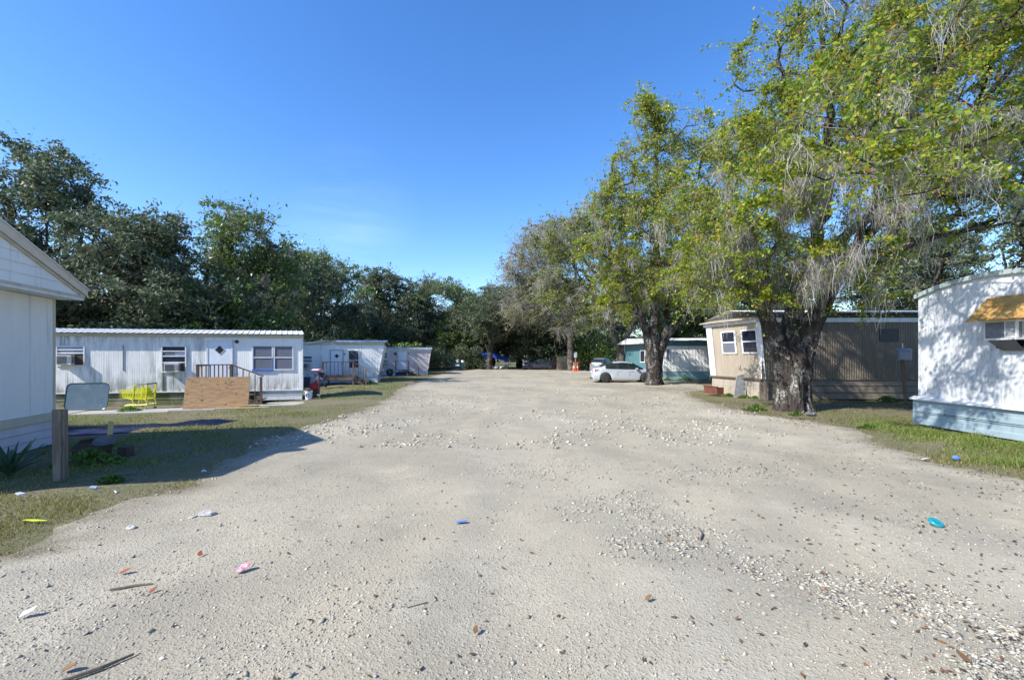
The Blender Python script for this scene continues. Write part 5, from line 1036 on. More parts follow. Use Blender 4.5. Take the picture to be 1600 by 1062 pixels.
st = thing('toy_stroller', 'pink and navy child stroller standing beside the brown porch steps', 'stroller', (-11.3, 26.6, 0), R(-20))
for s_ in (-1, 1):
    MB().tube([(s_ * .24, -.35, .1), (s_ * .24, .1, .55), (s_ * .24, .35, 1.05)], .016, 5).build('side_tube', M['steel'], st); MB().tube([(s_ * .24, .3, .1), (s_ * .24, -.1, .6)], .016, 5).build('rear_tube', M['steel'], st)
    for y in (-.35, .3): MB().lathe([(.02, -.02), (.09, -.02), (.09, .02), (.02, .02)], 10).build('wheel', M['black_plastic'], st, (s_ * .24, y, .09), (0, R(90), 0))
b = MB(); b.prism([(-.22, -.2, .35), (-.22, .15, .35), (-.22, .32, .95), (-.22, .22, .98), (-.22, .05, .48), (-.22, -.2, .45)], (.44, 0, 0)); b.build('seat', M['navy'], st)
b = MB(); cv = [(.30 * math.cos(a), .62 + .0, .30 * math.sin(a)) for a in [i * .35 for i in range(9)]]
b.prism([(-.25, -.10 + .38 * math.cos(a), .72 + .38 * math.sin(a)) for a in [.3 + i * .32 for i in range(7)]], (.5, 0, 0)); b.build('canopy', M['pink'], st)
tr_ = thing('storage_bin', 'navy blue plastic bin with handles behind the stroller', 'bin', (-12.4, 27.3, 0), R(10))
MB().lathe([(.25, 0), (.30, .55), (.33, .58), (.30, .58), (.22, .1), (.02, .08)], 12).build('tub', M['navy'], tr_); b = MB(); b.bar((-.36, 0, .5), (-.30, 0, .5), .12, .03); b.bar((.30, 0, .5), (.36, 0, .5), .12, .03); b.build('handle', M['grey_plastic'], tr_)
bm_ = thing('broom', 'thin broom leaning on the wall of the slanted white home', 'broom', (-13.05, 27.6, 0), 0)
MB().tube([(0, 0, .25), (.12, .25, 1.5)], .013, 5).build('broomstick', M['pink'], bm_); b = MB(); b.prism([(-.14, -.03, 0), (.14, -.03, 0), (.05, .02, .28), (-.05, .02, .28)], (0, .05, 0)); b.build('bristles', M['yellow_wood'], bm_)

# bicycle by the third home
by = thing('bicycle', 'pale blue bicycle leaning in front of the pale pink home', 'bicycle', (-12.35, 42.0, 0), R(8))
for x in (0, 1.04):
    o = MB().lathe([(.31, -.02), (.335, -.012), (.34, 0), (.335, .012), (.31, .02), (.30, 0)], 22).build('wheel', M['rubber'], by, (x, 0, .34), (R(90), 0, 0))
    b = MB()
    for k in range(8): a = k * math.pi / 4; b.bar((0, 0, 0), (.31 * math.cos(a), .31 * math.sin(a), 0), .006, .006)
    b.build('spokes', M['steel'], o)
b = MB()
for p_, q_2 in (((.0, 0, .34), (.36, 0, .82)), ((.36, 0, .82), (.86, 0, .84)), ((.86, 0, .84), (1.04, 0, .34)), ((.42, 0, .30), (.36, 0, .85)), ((.42, 0, .30), (.84, 0, .74)), ((0, 0, .34), (.42, 0, .30)), ((.86, 0, .74), (.84, 0, 1.02))): b.tube([p_, q_2], .02, 6)
b.build('frame', M['teal_pale'], by); MB().tube([(.80, -.28, 1.04), (.86, 0, 1.02), (.80, .28, 1.04)], .016, 6).build('handlebar', M['steel'], by)
b = MB(); b.prism([(.22, -.07, .92), (.50, -.02, .92), (.50, .02, .92), (.22, .07, .92)], (0, 0, .05)); b.build('saddle', M['black_plastic'], by); MB().lathe([(.09, -.01), (.09, .01)], 12).build('chainring', M['steel'], by, (.42, -.03, .30), (R(90), 0, 0))
for i, (x, y, c) in enumerate(((-10.75, 43.3, 'navy'), (-10.1, 42.3, 'navy'))):
    t = thing('storage_bin', ('blue storage bin with white lid under the pink home window', 'dark tub of plants in front of the pink home steps')[i], 'bin', (x, y, 0), .2)
    MB().lathe([(.26, 0), (.32, .36), (.34, .38)], 12).build('tub', M[('print_blue', 'navy')[i]], t); MB().lathe([(.35, .383), (.35, .42), (.05, .44)], 12).build('lid', M[('bucket_white', 'leaf_weed')[i]], t)

# dumpster with junk
du = thing('dumpster', 'dark green dumpster heaped with rubbish at the far left of the lot', 'dumpster', (-7.9, 58.6, 0), R(6))
b = MB(); b.prism([(0, 0, .12), (1.75, 0, .12), (1.75, 0, .95), (0, 0, .95)], (0, 1.3, 0)); b.build('bin_body', M['dumpster'], du)
for x in (.02, .6, 1.15, 1.68): MB().box(x, x + .06, -.05, -.001, .14, .93).build('rib', M['dumpster'], du)
MB().box(-.06, 1.81, -.07, 1.37, .951, 1.03).build('rim', M['dumpster'], du); MB().box(-.10, 0, -.05, 1.3, .951, 1.75).build('open_lid', M['dumpster'], du)
MB().box(.62, 1.12, -.056, -.051, .52, .78).build('label_plate', M['bucket_white'], du)
for x in (.2, 1.5): MB().lathe([(.02, -.03), (.08, -.03), (.08, .03), (.02, .03)], 10).build('caster', M['rubber'], du, (x, .2, .08), (R(90), 0, 0))
rr = random.Random(2)
for i in range(9):
    b = MB(); s_ = rr.uniform(.16, .3); b.lathe([(s_ * .5, 0), (s_, s_ * .4), (s_ * .9, s_ * .9), (s_ * .2, s_ * 1.3)], 7); b.build('rubbish_bag', M[('paper_white', 'black_plastic', 'grey_plastic')[i % 3]], du, (.3 + rr.random() * 1.2, .2 + rr.random() * .9, .92 + rr.random() * .18), (rr.random(), rr.random(), rr.random()))

# blue canopy, fence pieces, sign post, cones
cn = thing('canopy_tent', 'sagging royal blue tarpaulin canopy under the far trees', 'canopy', (-5.0, 63.4, 0)); cn.scale = (.85, .8, .92)
V = []; F = []
for j in range(7):
    for i in range(15):
        u, v = i / 14, j / 6; V.append((u * 5.4, v * 3.0, 3.0 - 1.05 * u ** .8 - .25 * math.sin(math.pi * v) * .3 - .12 * math.sin(u * 9) - .7 * (v < .01)))
F = [(j * 15 + i, j * 15 + i + 1, (j + 1) * 15 + i + 1, (j + 1) * 15 + i) for j in range(6) for i in range(14)]; put('tarpaulin', np_mesh('tarpaulin', V, F, M['blue_canopy'], True), cn)
for x, y, z in ((.05, .05, 2.9), (5.3, .1, 1.8), (.05, 2.9, 3.0), (5.3, 2.9, 1.9), (2.7, 1.5, 2.3)): MB().tube([(x, y, -.1), (x, y, z)], .04, 6).build('pole', M['grey_wood'], cn)
for i in range(6):
    x = -4.2 + i * .68 + rr.uniform(-.2, .2); t = thing('rubbish_heap', ['white bundle at the left foot of the canopy', 'pale heap under the blue canopy beside the trunk', 'grey white heap in the middle under the blue canopy', 'white pile below the low edge of the canopy', 'pale bundle at the right under the canopy', 'small white bundle right of the canopy'][i], 'rubbish', (x, 63.1, 0), rr.random(), 'white bundles under the blue canopy')
    b = MB(); s_ = rr.uniform(.28, .5); b.lathe([(s_ * .8, 0), (s_, s_ * .4), (s_ * .7, s_ * 1.0), (s_ * .15, s_ * 1.25)], 8); b.build('bundle', M[('paper_white', 'grey_plastic')[i % 2]], t); b = MB(); b.bar((-.3, -.3, .03), (.4, -.3, .25), .14, .05); b.build('plank', M['grey_wood'], t)
def board_fence(label, loc, rz, n_, h_, m):
    t = thing('board_fence', label, 'fence', loc, rz); me = MB().box(0, .145, 0, .02, .03, h_).mesh('board', M[m])
    for i in range(n_): put('board', me, t, (i * .152, 0, random.Random(i).uniform(-.03, .03)))
    for z in (.35, h_ - .35): MB().bar((0, .045, z), (n_ * .152, .045, z), .08, .045).build('rail', M[m], t)
    for i in range(0, n_ + 1, 8): MB().box(i * .152 - .045, i * .152 + .045, .07, .16, -.2, h_ + .05).build('post', M[m], t)
board_fence('pale board fence left of the grey oak trunk', (5.9, 59.4, 0), R(3), 11, 1.8, 'fence_wood')
board_fence('dark board fence behind the grey green hatchback', (8.7, 57.5, 0), R(2), 24, 1.9, 'fence_dark')
sp = thing('sign_post', 'white box on a pale post behind the orange cones', 'post', (7.75, 55.6, 0)); MB().box(-.06, .06, -.06, .06, -.2, 2.0).build('post_timber', M['fence_wood'], sp); MB().box(-.18, .18, -.13, -.061, 1.65, 2.3).build('sign_box', M['bucket_white'], sp); MB().box(-.20, .20, -.14, -.05, 2.301, 2.34).build('cap', M['grey_plastic'], sp)
for i, (x, y, hh) in enumerate(((7.30, 53.6, 1.06), (7.72, 53.8, 1.06))):
    t = thing('traffic_cone', ('left of the two tall orange cones on the concrete pad', 'right of the two tall orange cones, beside the sign post')[i], 'traffic cone', (x, y, .065), 0, 'orange cones on the concrete pad')
    MB().box(-.24, .24, -.24, .24, 0, .05).build('base', M['orange' if i == 0 else 'orange'], t); MB().lathe([(.19, .05), (.12, .48), (.065, .98), (.05, hh), (.03, hh)], 14).build('cone_body', M['orange'], t); MB().lathe([(.148, .40), (.113, .58)], 14).build('band', M['bucket_white'], t)

# ---------------------------------------------------------------- things on the right
pb = thing('planter_box', 'rusty terracotta planter box against the end of the tan home', 'planter', (9.55, 21.9, 0), R(-79.5))
b = MB(); b.prism([(0, -.32, .08), (1.0, -.32, .08), (1.0, -.36, .42), (0, -.36, .42)], (0, .04, 0)); b.build('front_board', M['terracotta'], pb)
for x in (0, .96): MB().box(x, x + .04, -.318, .0, .08, .41).build('end_board', M['terracotta'], pb)
MB().box(-.03, 1.03, -.39, -.30, .421, .45).build('rim', M['terracotta'], pb); MB().box(.042, .958, -.275, .0, .08, .38).build('soil', M['soil'], pb)
sp_ = thing('screen_panel', 'grey screen panel with pale frame leaning by the tan home', 'panel', (10.02, 20.55, 0), R(-28))
pts = [(0, 0, 0), (.46, 0, 0), (.48, .28, .92), (.36, .31, 1.02), (.10, .28, .92)]
b = MB(); b.prism(pts, (0, .02, .005)); b.build('screen', M['mesh_grey'], sp_); b = MB(); b.tube([(x, y - .005, z) for x, y, z in pts] + [(pts[0][0], pts[0][1] - .005, pts[0][2])], .018, 5, False); b.build('frame', M['grey_plastic'], sp_)
mt_ = thing('meter_post', 'grey meter box on a thin leaning wooden post before the brown wall', 'meter post', (15.55, 17.95, 0), R(-20))
MB().bar((0, 0, -.2), (-.14, 0, 1.95), .09, .07, (0, 1, 0)).build('post_timber', M['tan_wood'], mt_); b = MB(); b.box(-.34, .08, -.28, -.04, 1.70, 2.05); b.prism([(-.36, -.30, 2.052), (.10, -.30, 2.052), (.10, -.02, 2.14), (-.36, -.02, 2.14)], (0, 0, .02)); b.build('meter_box', M['meter_grey'], mt_)
b = MB(); b.tube([(-.16, -.1, 2.17), (-.16, -.1, 2.35)], .022, 6); b.build('conduit', M['steel'], mt_); MB().box(-.27, .01, -.286, -.281, 1.76, 1.98).build('cover', M['steel'], mt_)
up_ = thing('utility_pole', 'thin pale utility pole behind the teal and white home', 'pole', (23.5, 40.5, 0)); MB().tube([(0, 0, -.2), (0, 0, 6.0)], [.12, .09], 8).build('pole_shaft', M['fence_wood'], up_); MB().bar((-.7, 0, 5.5), (.7, 0, 5.5), .09, .1).build('crossarm', M['grey_wood'], up_)

# ---------------------------------------------------------------- cars
def car(label, loc, rz, L, Wd_, H, prof, paint, wheels, wr, rim, glass='car_glass', group=None, name='parked_car'):
    """prof: rows (x, hood/roof z, belt z, half width factor, roof half width factor); x from the tail (0) to the nose (L)"""
    t = thing(name, label, 'car', loc, rz, group); P = np.array(prof['p'], float)
    xs = sorted(set([round(v, 3) for v in P[:, 0]] + [round(wx + wr * 1.14 * math.sin(a), 3) for wx in wheels for a in np.linspace(-1.5, 1.5, 9)] + list(np.round(np.linspace(0, L, 60), 3))))
    top, belt, hw, rw = [np.interp(xs, P[:, 0], P[:, i]) for i in (1, 2, 3, 4)]; rows = []
    gc = .20
    for i, x in enumerate(xs):
        zb = gc
        for wx in wheels:
            d = abs(x - wx)
            if d < wr * 1.15: zb = max(zb, wr * .92 + math.sqrt((wr * 1.15) ** 2 - d * d))
        zb = min(zb, belt[i] - .06); w_ = hw[i] * Wd_ / 2; r_w = rw[i] * Wd_ / 2; T, Bz = top[i], belt[i]
        m1 = zb + (Bz - zb) * .4
        rows.append([(w_ * .93, zb), (w_ * .99, zb + (Bz - zb) * .15), (w_ * 1.0, m1), (w_ * .985, zb + (Bz - zb) * .75), (w_ * .95, Bz), (r_w + (w_ * .95 - r_w) * .06, T - (T - Bz) * .14), (r_w * .86, T - (T - Bz) * .02), (r_w * .45, T + .015 * (T > Bz + .1)), (0, T + .02 * (T > Bz + .1))])
    k = len(rows[0]); paintF = []; G_ = {}; V = []
    for i, x in enumerate(xs):
        V += [(x, -y, z) for y, z in rows[i]] + [(x, y, z) for y, z in rows[i]]
    def vid(i, s_, j): return i * 2 * k + s_ * k + j
    ws = prof['side']; fw, rwin = prof['wind'], prof['rear']
    for i in range(len(xs) - 1):
        xm = (xs[i] + xs[i + 1]) / 2
        for s_ in (0, 1):
            for j in range(k - 1):
                f = (vid(i, s_, j), vid(i + 1, s_, j), vid(i + 1, s_, j + 1), vid(i, s_, j + 1)); f = f if s_ == 0 else f[::-1]; key = None
                if j == 4:
                    if ws[0][0] < xm < ws[-1][1]: key = ('window_pillar', s_, 0)
                    for q, (a, b_) in enumerate(ws):
                        if a < xm < b_: key = ('side_window', s_, q)
                if j >= 5 and fw[0] < xm < fw[1] or (j == 4 and fw[0] + .22 < xm < fw[1]): key = ('windshield', 0, 0)
                if j >= 5 and rwin[0] < xm < rwin[1]: key = ('rear_window', 0, 0)
                (paintF if key is None else G_.setdefault(key, [])).append(f)
    for i in (0, len(xs) - 1):
        ring = [vid(i, 0, j) for j in range(k)] + [vid(i, 1, j) for j in range(k - 2, -1, -1)]; paintF.append(tuple(ring if i == 0 else ring[::-1]))
    def sub(nm, F_, m, par, sm=True):
        used = sorted({v for f in F_ for v in f}); mp_ = {v: q for q, v in enumerate(used)}; b = MB(); b.add([V[v] for v in used], [tuple(mp_[v] for v in f) for f in F_]); return b.build(nm, M[m], par, smooth=sm)
    body = sub('body', paintF, paint, t)
    for key, F_ in G_.items(): sub(key[0], F_, glass if key[0] != 'window_pillar' else 'black_plastic', t)
    MB().box(.25, L - .25, -Wd_ * .40, Wd_ * .40, .17, .55).build('underbody', M['black_plastic'], t)
    for wx in wheels:
        for s_ in (-1, 1):
            b = MB(); b.lathe([(wr * .62, -.10), (wr * .97, -.10), (wr, -.05), (wr, .05), (wr * .97, .10), (wr * .62, .10)], 22); ty = b.build('wheel', M['rubber'], t, (wx, s_ * (Wd_ / 2 - .12), wr), (R(90), 0, 0), True)
            b = MB(); b.lathe([(wr * .66, -.08), (wr * .66, .085), (wr * .60, .06), (wr * .2, .05), (.02, .07)], 18)
            if s_ == -1:
                for q in range(5): a = q * 1.2566; b.bar((wr * .14 * math.cos(a), wr * .14 * math.sin(a), .085), (wr * .62 * math.cos(a), wr * .62 * math.sin(a), .085), .05, .03)
            b.build('rim', M[rim], ty, (0, 0, 0), (0, 0, 0) if s_ == -1 else (R(180), 0, 0))
    for s_ in (-1, 1):
        zt_ = prof['lamp']; hwT = hw[1] * Wd_ / 2
        i0, i1 = 0, int(np.searchsorted(xs, .45)); yo = lambda x: np.interp(x, xs, hw) * Wd_ / 2 * .99
        b = MB(); b.prism([(-.012, s_ * yo(0) * .72, zt_ - .1), (-.012, s_ * yo(0) * .98, zt_ - .1), (.10, s_ * (yo(.10) + .008), zt_ - .08), (.40, s_ * (yo(.40) + .008), zt_ + .035), (.12, s_ * (yo(.12) + .008), zt_ + .05), (-.012, s_ * yo(0) * .72, zt_ + .045)], (0, -s_ * .03, 0)); b.build('tail_lamp', M['tail_red'], t)
        b = MB(); zl = prof['head']; b.prism([(L + .008, s_ * yo(L) * .6, zl - .07), (L - .12, s_ * (yo(L - .12) + .006), zl - .06), (L - .42, s_ * (yo(L - .42) + .006), zl + .08), (L - .1, s_ * yo(L - .1) * .7, zl + .07)], (0, -s_ * .03, 0)); b.build('headlight', M['headlamp'], t)
        mx_ = prof['mirror']; ym = np.interp(mx_, xs, hw) * Wd_ / 2; zb_ = np.interp(mx_, xs, belt)
        b = MB(); b.box(mx_ - .08, mx_ + .07, s_ * (ym + .10) - .085, s_ * (ym + .10) + .085, zb_ + .01, zb_ + .13); b.bar((mx_, s_ * ym * .9, zb_ + .03), (mx_, s_ * (ym + .05), zb_ + .05), .05, .04); b.build('wing_mirror', M[paint], t)
        for dx in prof['doors']:
            zs_ = np.interp(dx, xs, belt); yw = np.interp(dx, xs, hw) * Wd_ / 2
            MB().box(dx - .006, dx + .006, s_ * yw - .004, s_ * yw + .004, .42, zs_ - .1).build('door_seam', M['black_plastic'], t); MB().box(dx + .08, dx + .26, s_ * yw * .99 - .02, s_ * yw * .99 + .02, zs_ - .13, zs_ - .10).build('door_handle', M[paint], t)
    MB().box(-.02, .02, -.26, .26, prof['lamp'] - .16, prof['lamp'] - .05).build('number_plate', M['bucket_white'], t)
    MB().box(-.012, .05, -Wd_ * .36, Wd_ * .36, .24, .34).build('bumper_trim', M['black_plastic'], t)
    return t
sedan = dict(p=[(0, .93, .86, .80, .62), (.06, 1.02, .90, .86, .66), (.40, 1.06, .93, .94, .72), (.60, 1.12, .95, .96, .70), (1.0, 1.30, .95, .98, .67), (1.4, 1.42, .94, .99, .66), (1.95, 1.47, .93, 1.0, .66), (2.4, 1.45, .92, 1.0, .66), (2.8, 1.36, .91, 1.0, .66), (3.45, 1.03, .90, .99, .70), (3.6, .98, .88, .98, .74), (4.2, .86, .80, .93, .74), (4.48, .72, .66, .84, .70), (4.58, .55, .52, .74, .6)],
             side=[(.86, 1.66), (1.70, 2.44), (2.50, 3.12)], wind=(2.72, 3.44), rear=(.52, 1.38), lamp=.86, head=.68, mirror=2.95, doors=(1.68, 2.48))
car('silver four door sedan parked behind the forked oak trunk', (5.62, 32.2, 0), R(-1), 4.58, 1.80, 1.46, sedan, 'silver_paint', (.86, 3.60), .335, 'rim_grey')
darkp = dict(sedan); car('dark navy sedan parked under the far trees', (6.0, 61.0, 0), R(178), 4.5, 1.78, 1.45, darkp, 'dark_paint', (.86, 3.60), .33, 'hubcap')
hatch = dict(p=[(0, .95, .90, .82, .62), (.05, 1.10, .92, .90, .66), (.35, 1.48, .95, .96, .70), (.7, 1.58, .95, .99, .70), (1.6, 1.62, .94, 1.0, .70), (2.35, 1.57, .92, 1.0, .70), (3.1, 1.06, .92, .99, .72), (3.3, 1.02, .9, .98, .76), (3.9, .92, .84, .94, .76), (4.12, .74, .68, .84, .7), (4.2, .56, .52, .74, .6)],
             side=[(.45, .95), (1.05, 1.72), (1.82, 2.6)], wind=(2.3, 3.12), rear=(.04, .38), lamp=.95, head=.72, mirror=2.5, doors=(1.0, 1.78))
car('grey green hatchback parked behind the silver sedan', (9.3, 50.2, 0), R(58), 4.2, 1.78, 1.6, hatch, 'suv_paint', (.72, 3.28), .33, 'rim_grey')
car('white hatchback far off beside the blue canopy', (2.3, 84, 0), R(100), 4.2, 1.78, 1.6, hatch, 'white_paint', (.72, 3.28), .33, 'hubcap')

# ---------------------------------------------------------------- litter on the lot, each its own thing
def onlot(x, y): return gzf(x, y) + (.018 if in_lot(x, y) else -.008)
lid = thing('teal_disc', 'teal plastic lid lying on the gravel at the right', 'lid', (4.59, 4.93, onlot(4.59, 4.93) + .01)); lid.rotation_euler = (R(24), R(5), 0); lid.location.z += .024
MB().lathe([(.002, .018), (.055, .02), (.062, .012), (.068, .012), (.07, -.006), (.066, -.006)], 22).build('disc', M['teal_lid'], lid); MB().lathe([(.012, .0205), (.03, .024), (.001, .024)], 14).build('raised_centre', M['teal_lid'], lid)
o = MB().lathe([(.03, 0), (.055, .02), (.05, .06), (.02, .075), (.004, .075)], 9).build('plastic_ball', M['cap_blue'], None, (7.9, 8.12, onlot(7.9, 8.1) + .03), (.4, .2, 0)); tag(o, 'crushed blue plastic bottle in the grass by the right home', 'litter')
def flat(name, label, cat, x, y, m, pts, rz, z=.012, bend=.02):
    b = MB(); n_ = len(pts); vs = [(px, py, bend * math.sin(px * 31 + py * 17) + bend) for px, py in pts]; b.prism(vs, (0, 0, .004)); o = b.build(name, M[m], None, (x, y, onlot(x, y) + z), (0, 0, R(rz))); tag(o, label, cat); return o
flat('paper_scrap', 'pink and white paper scrap on the gravel at the left', 'paper', -2.29, 3.87, 'paper_pink', [(-.065, -.02), (-.015, -.04), (.065, -.007), (.05, .035), (.0, .042), (-.04, .02)], 30)
flat('paper_scrap', 'pale blue paper scrap near the middle of the lot', 'paper', -.56, 5.04, 'cap_blue', [(-.06, -.025), (.05, -.03), (.065, .02), (-.04, .03)], 10, bend=.008)
flat('plastic_strip', 'lime yellow plastic strip on the dry grass at the left', 'plastic strip', -5.26, 5.02, 'lime', [(-.12, -.012), (.0, -.018), (.12, -.010), (.12, .010), (.0, .012), (-.12, .015)], 4, bend=.012)
flat('white_scrap', 'white scrap on the gravel at the left edge', 'litter', -3.46, 3.25, 'paper_white', [(-.04, -.02), (.03, -.03), (.05, .02), (-.03, .03)], 40)
flat('white_scrap', 'white scrap on the grass edge near the blue plastic bottle', 'litter', 7.3, 8.05, 'paper_white', [(-.08, -.03), (.06, -.04), (.09, .02), (-.05, .04)], 20)
for i, (x, y, lb) in enumerate(((-6.6, 6.1, 'white litter nearest the left edge below the post'), (-5.85, 6.35, 'white litter below the wooden post'), (-5.4, 6.2, 'crumpled white litter right of the post foot'), (-4.95, 7.3, 'small white cup in the shaded grass'))):
    o = MB().prism([(-.05, -.02, 0), (.01, -.035, .012), (.06, -.01, .004), (.03, .03, .02), (-.03, .025, .006)], (.004, .0, .016)).build('litter_scrap', M['paper_white'], None, (x, y, onlot(x, y)), (.4 * i, .5, i)); tag(o, lb, 'litter', 'white litter around the post')
MB_s = MB(); o = MB_s.bar((0, 0, .015), (.42, .20, .03), .025, .02).build('pale_batten', M['mesh_grey'], None, (-6.35, 7.0, onlot(-6.2, 7.0))); tag(o, 'pale thin batten in the shaded grass beside the post', 'batten')
leafpts = [(-.05, -.005), (-.02, -.03), (.02, -.025), (.06, -.003), (.03, .025), (-.02, .03)]
for i, (x, y, m, rz, lb, s_) in enumerate([(-3.33, 3.91, 'leaf_red', 20, 'largest orange red leaf on the gravel at the left', .75), (-2.90, 4.23, 'leaf_red', 100, 'curled orange red leaf farther up the gravel', .6), (-2.81, 3.56, 'leaf_red', 60, 'small orange leaf nearer the left corner', .5), (-2.63, 2.7, 'leaf_brown', 10, 'brown leaf beside the dark stick in the left corner', .7),
        (-.24, 3.0, 'leaf_brown', 70, 'single yellow brown leaf low in the middle of the lot', .55), (1.0, 3.35, 'leaf_brown', 20, 'yellow brown leaf right of the middle in front', .55), (2.72, 2.74, 'leaf_brown', 95, 'brown leaf near the bottom edge at the right', .8)]):
    o = flat('fallen_leaf', lb, 'leaf', x, y, m, [(a * s_, b_ * s_) for a, b_ in leafpts], rz, bend=.014); o['group'] = 'single bright leaves on the gravel'
for i, (pts, r_s, lb) in enumerate([([(-2.58, 2.60), (-2.45, 2.72), (-2.36, 2.84)], .012, 'dark thick stick in the bottom left corner'), ([(-3.20, 3.62), (-3.05, 3.68), (-2.92, 3.70)], .010, 'dark stick on the gravel at the left'), ([(1.86, 4.50), (1.95, 4.66), (1.99, 4.86)], .010, 'curved stick lying upright among the pale stones'), ([(-.75, 3.26), (-.62, 3.34)], .005, 'thin twig left of the middle'), ([(8.3, 13.2), (8.6, 13.5), (9.0, 13.55)], .012, 'thin branch lying before the big oak roots')]):
    o = MB().tube([(x, y, onlot(x, y) + r_s) for x, y in pts], [r_s * .8, r_s, r_s * .6][:len(pts)], 6).build('dry_stick', M['stick'], None); tag(o, lb, 'stick', 'dry sticks on the ground')
rng = np.random.default_rng(77)
def rockmesh(seed, s_):
    rg_ = np.random.default_rng(seed); b = MB(); b.lathe([(s_ * .6, 0), (s_, s_ * .3), (s_ * .8, s_ * .65), (s_ * .3, s_ * .8)], 8); b.v = [tuple(np.array(v) * (1 + rg_.normal() * .12)) for v in b.v]; return b
for i, (x, y, s_, lb) in enumerate([(-3.52, 5.26, .075, 'largest pale limestone lump on the left gravel'), (-3.65, 5.2, .035, 'small pale stone touching the largest lump'), (-4.1, 4.9, .045, 'pale stone at the edge of the dry grass')]):
    o = rockmesh(i, s_).build('stone', M['rock'], None, (x, y, onlot(x, y) - .005), (0, 0, i * 1.3)); o.scale = (1.5, 1, .8); tag(o, lb, 'stone', 'single pale stones on the lot')
o = rockmesh(9, .14).build('stone', M['mesh_grey'], None, (9.25, 14.1, 0), (0, 0, 0)); tag(o, 'grey stone among the roots of the big oak', 'stone')

# ---------------------------------------------------------------- loose stuff: limestone chips, fallen leaves, grass
def chips(n, xr, yfun, size, seed, keep=None, flatz=.45):
    rng = np.random.default_rng(seed); y = yfun(rng, n); x = xr(rng, n, y); ok = in_lot(x, y, -.05)
    if keep is not None: ok &= rng.uniform(size=len(x)) < keep(x, y)
    x, y = x[ok], y[ok]; m = len(x); s_ = size * np.minimum(rng.lognormal(0, .38, m), 1.9); z = gz(x, y) + .016 + .006 * np.sin(x * 5.1 + y * 1.7) * np.sin(y * 2.3 - x)
    U = np.array([[1, 0, 0], [0, 1, 0], [-1, 0, 0], [0, -1, 0], [0, 0, 1], [0, 0, -1.]]); V = U[None] * (1 + rng.normal(size=(m, 6, 1)) * .28) + rng.normal(size=(m, 6, 3)) * .18
    V = V * np.stack([rng.uniform(.7, 1.5, m), rng.uniform(.6, 1.0, m), rng.uniform(.35, .85, m) * flatz * 2], 1)[:, None]
    a = rng.uniform(0, 6.28, m); c, s = np.cos(a), np.sin(a); tl = rng.normal(size=m) * .3
    Vx = V[..., 0] * c[:, None] - V[..., 1] * s[:, None]; Vy = V[..., 0] * s[:, None] + V[..., 1] * c[:, None]; Vz = V[..., 2] + Vx * tl[:, None]
    V = np.stack([Vx, Vy, Vz], -1) * s_[:, None, None] * .5 + np.stack([x, y, z + s_ * .08], -1)[:, None]
    T = np.array([[0, 1, 4], [1, 2, 4], [2, 3, 4], [3, 0, 4], [1, 0, 5], [2, 1, 5], [3, 2, 5], [0, 3, 5]]); F = (np.arange(m) * 6)[:, None, None] + T[None]
    return V.reshape(-1, 3), F.reshape(-1, 3)
ynear = lambda a, b: (lambda rng, n: a * (b / a) ** rng.uniform(0, 1, n))
xwide = lambda rng, n, y: rng.uniform(-1.16, 1.16, n) * y
def patchy(x, y): return np.clip(.35 + .5 * np.sin(x * 1.1 + 1.2 * np.sin(y * .7)) * np.sin(y * .9 + 1) + .35 * np.sin(x * 3.1 - y * 2.2), .06, 1)
PATCH = [(.55, 7.4, .8, 1.0), (1.35, 5.6, .75, .75), (1.7, 4.6, .55, .5), (1.15, 4.35, .3, .3), (2.7, 3.75, .45, .25), (3.1, 3.4, .4, .28), (3.3, 2.95, .35, .3), (2.5, 3.45, .25, .2), (3.0, 2.6, .4, .25), (-.9, 14, 3.0, 1.6), (3.2, 7.2, 1.2, .35), (-1.6, 10.5, 1.2, 1.2), (1.5, 17, 2.2, 1.6), (-2.5, 22, 2.5, 2.0), (3.2, 11, 1.4, 1.0), (2.2, 3.95, .25, .3)]
def inpatch(x, y):
    v = np.zeros_like(x)
    for px, py, a, b in PATCH: v = np.maximum(v, np.exp(-(((x - px) / a) ** 2 + ((y - py) / b) ** 2) * 1.1))
    return np.clip(v * (.85 + .5 * np.sin(x * 7 + y * 5) * np.sin(y * 9 - x * 4)) - .08, 0, 1)
parts_ = [chips(46000, xwide, ynear(2.1, 16), .013, 1, patchy), chips(26000, xwide, ynear(2.1, 9), .009, 2, lambda x, y: patchy(x + 3, y + 1)), chips(105000, xwide, ynear(2.3, 9), .027, 3, inpatch, .24), chips(26000, xwide, ynear(9, 26), .030, 13, inpatch, .2), chips(2500, xwide, ynear(2.5, 20), .024, 4), chips(30000, lambda rng, n, y: rng.uniform(-.9, .6, n) * y, ynear(9, 40), .06, 5, lambda x, y: patchy(x * .7, y * .6) * .5)]
V = []; F = []; k = 0
for v_, f_ in parts_: V.append(v_); F.append(f_ + k); k += len(v_)
tag(put('limestone_chips', np_mesh('limestone_chips', np.concatenate(V), np.concatenate(F), M['shell'])), 'loose crushed limestone chips scattered over the lot', 'gravel', kind='stuff')

def clump(x, y, s_, seed): return .5 + .5 * np.sin(x * s_ + 1.7 * np.sin(y * s_ * .8 + seed)) * np.sin(y * s_ * 1.1 + seed * 2 + np.sin(x * s_ * .6))
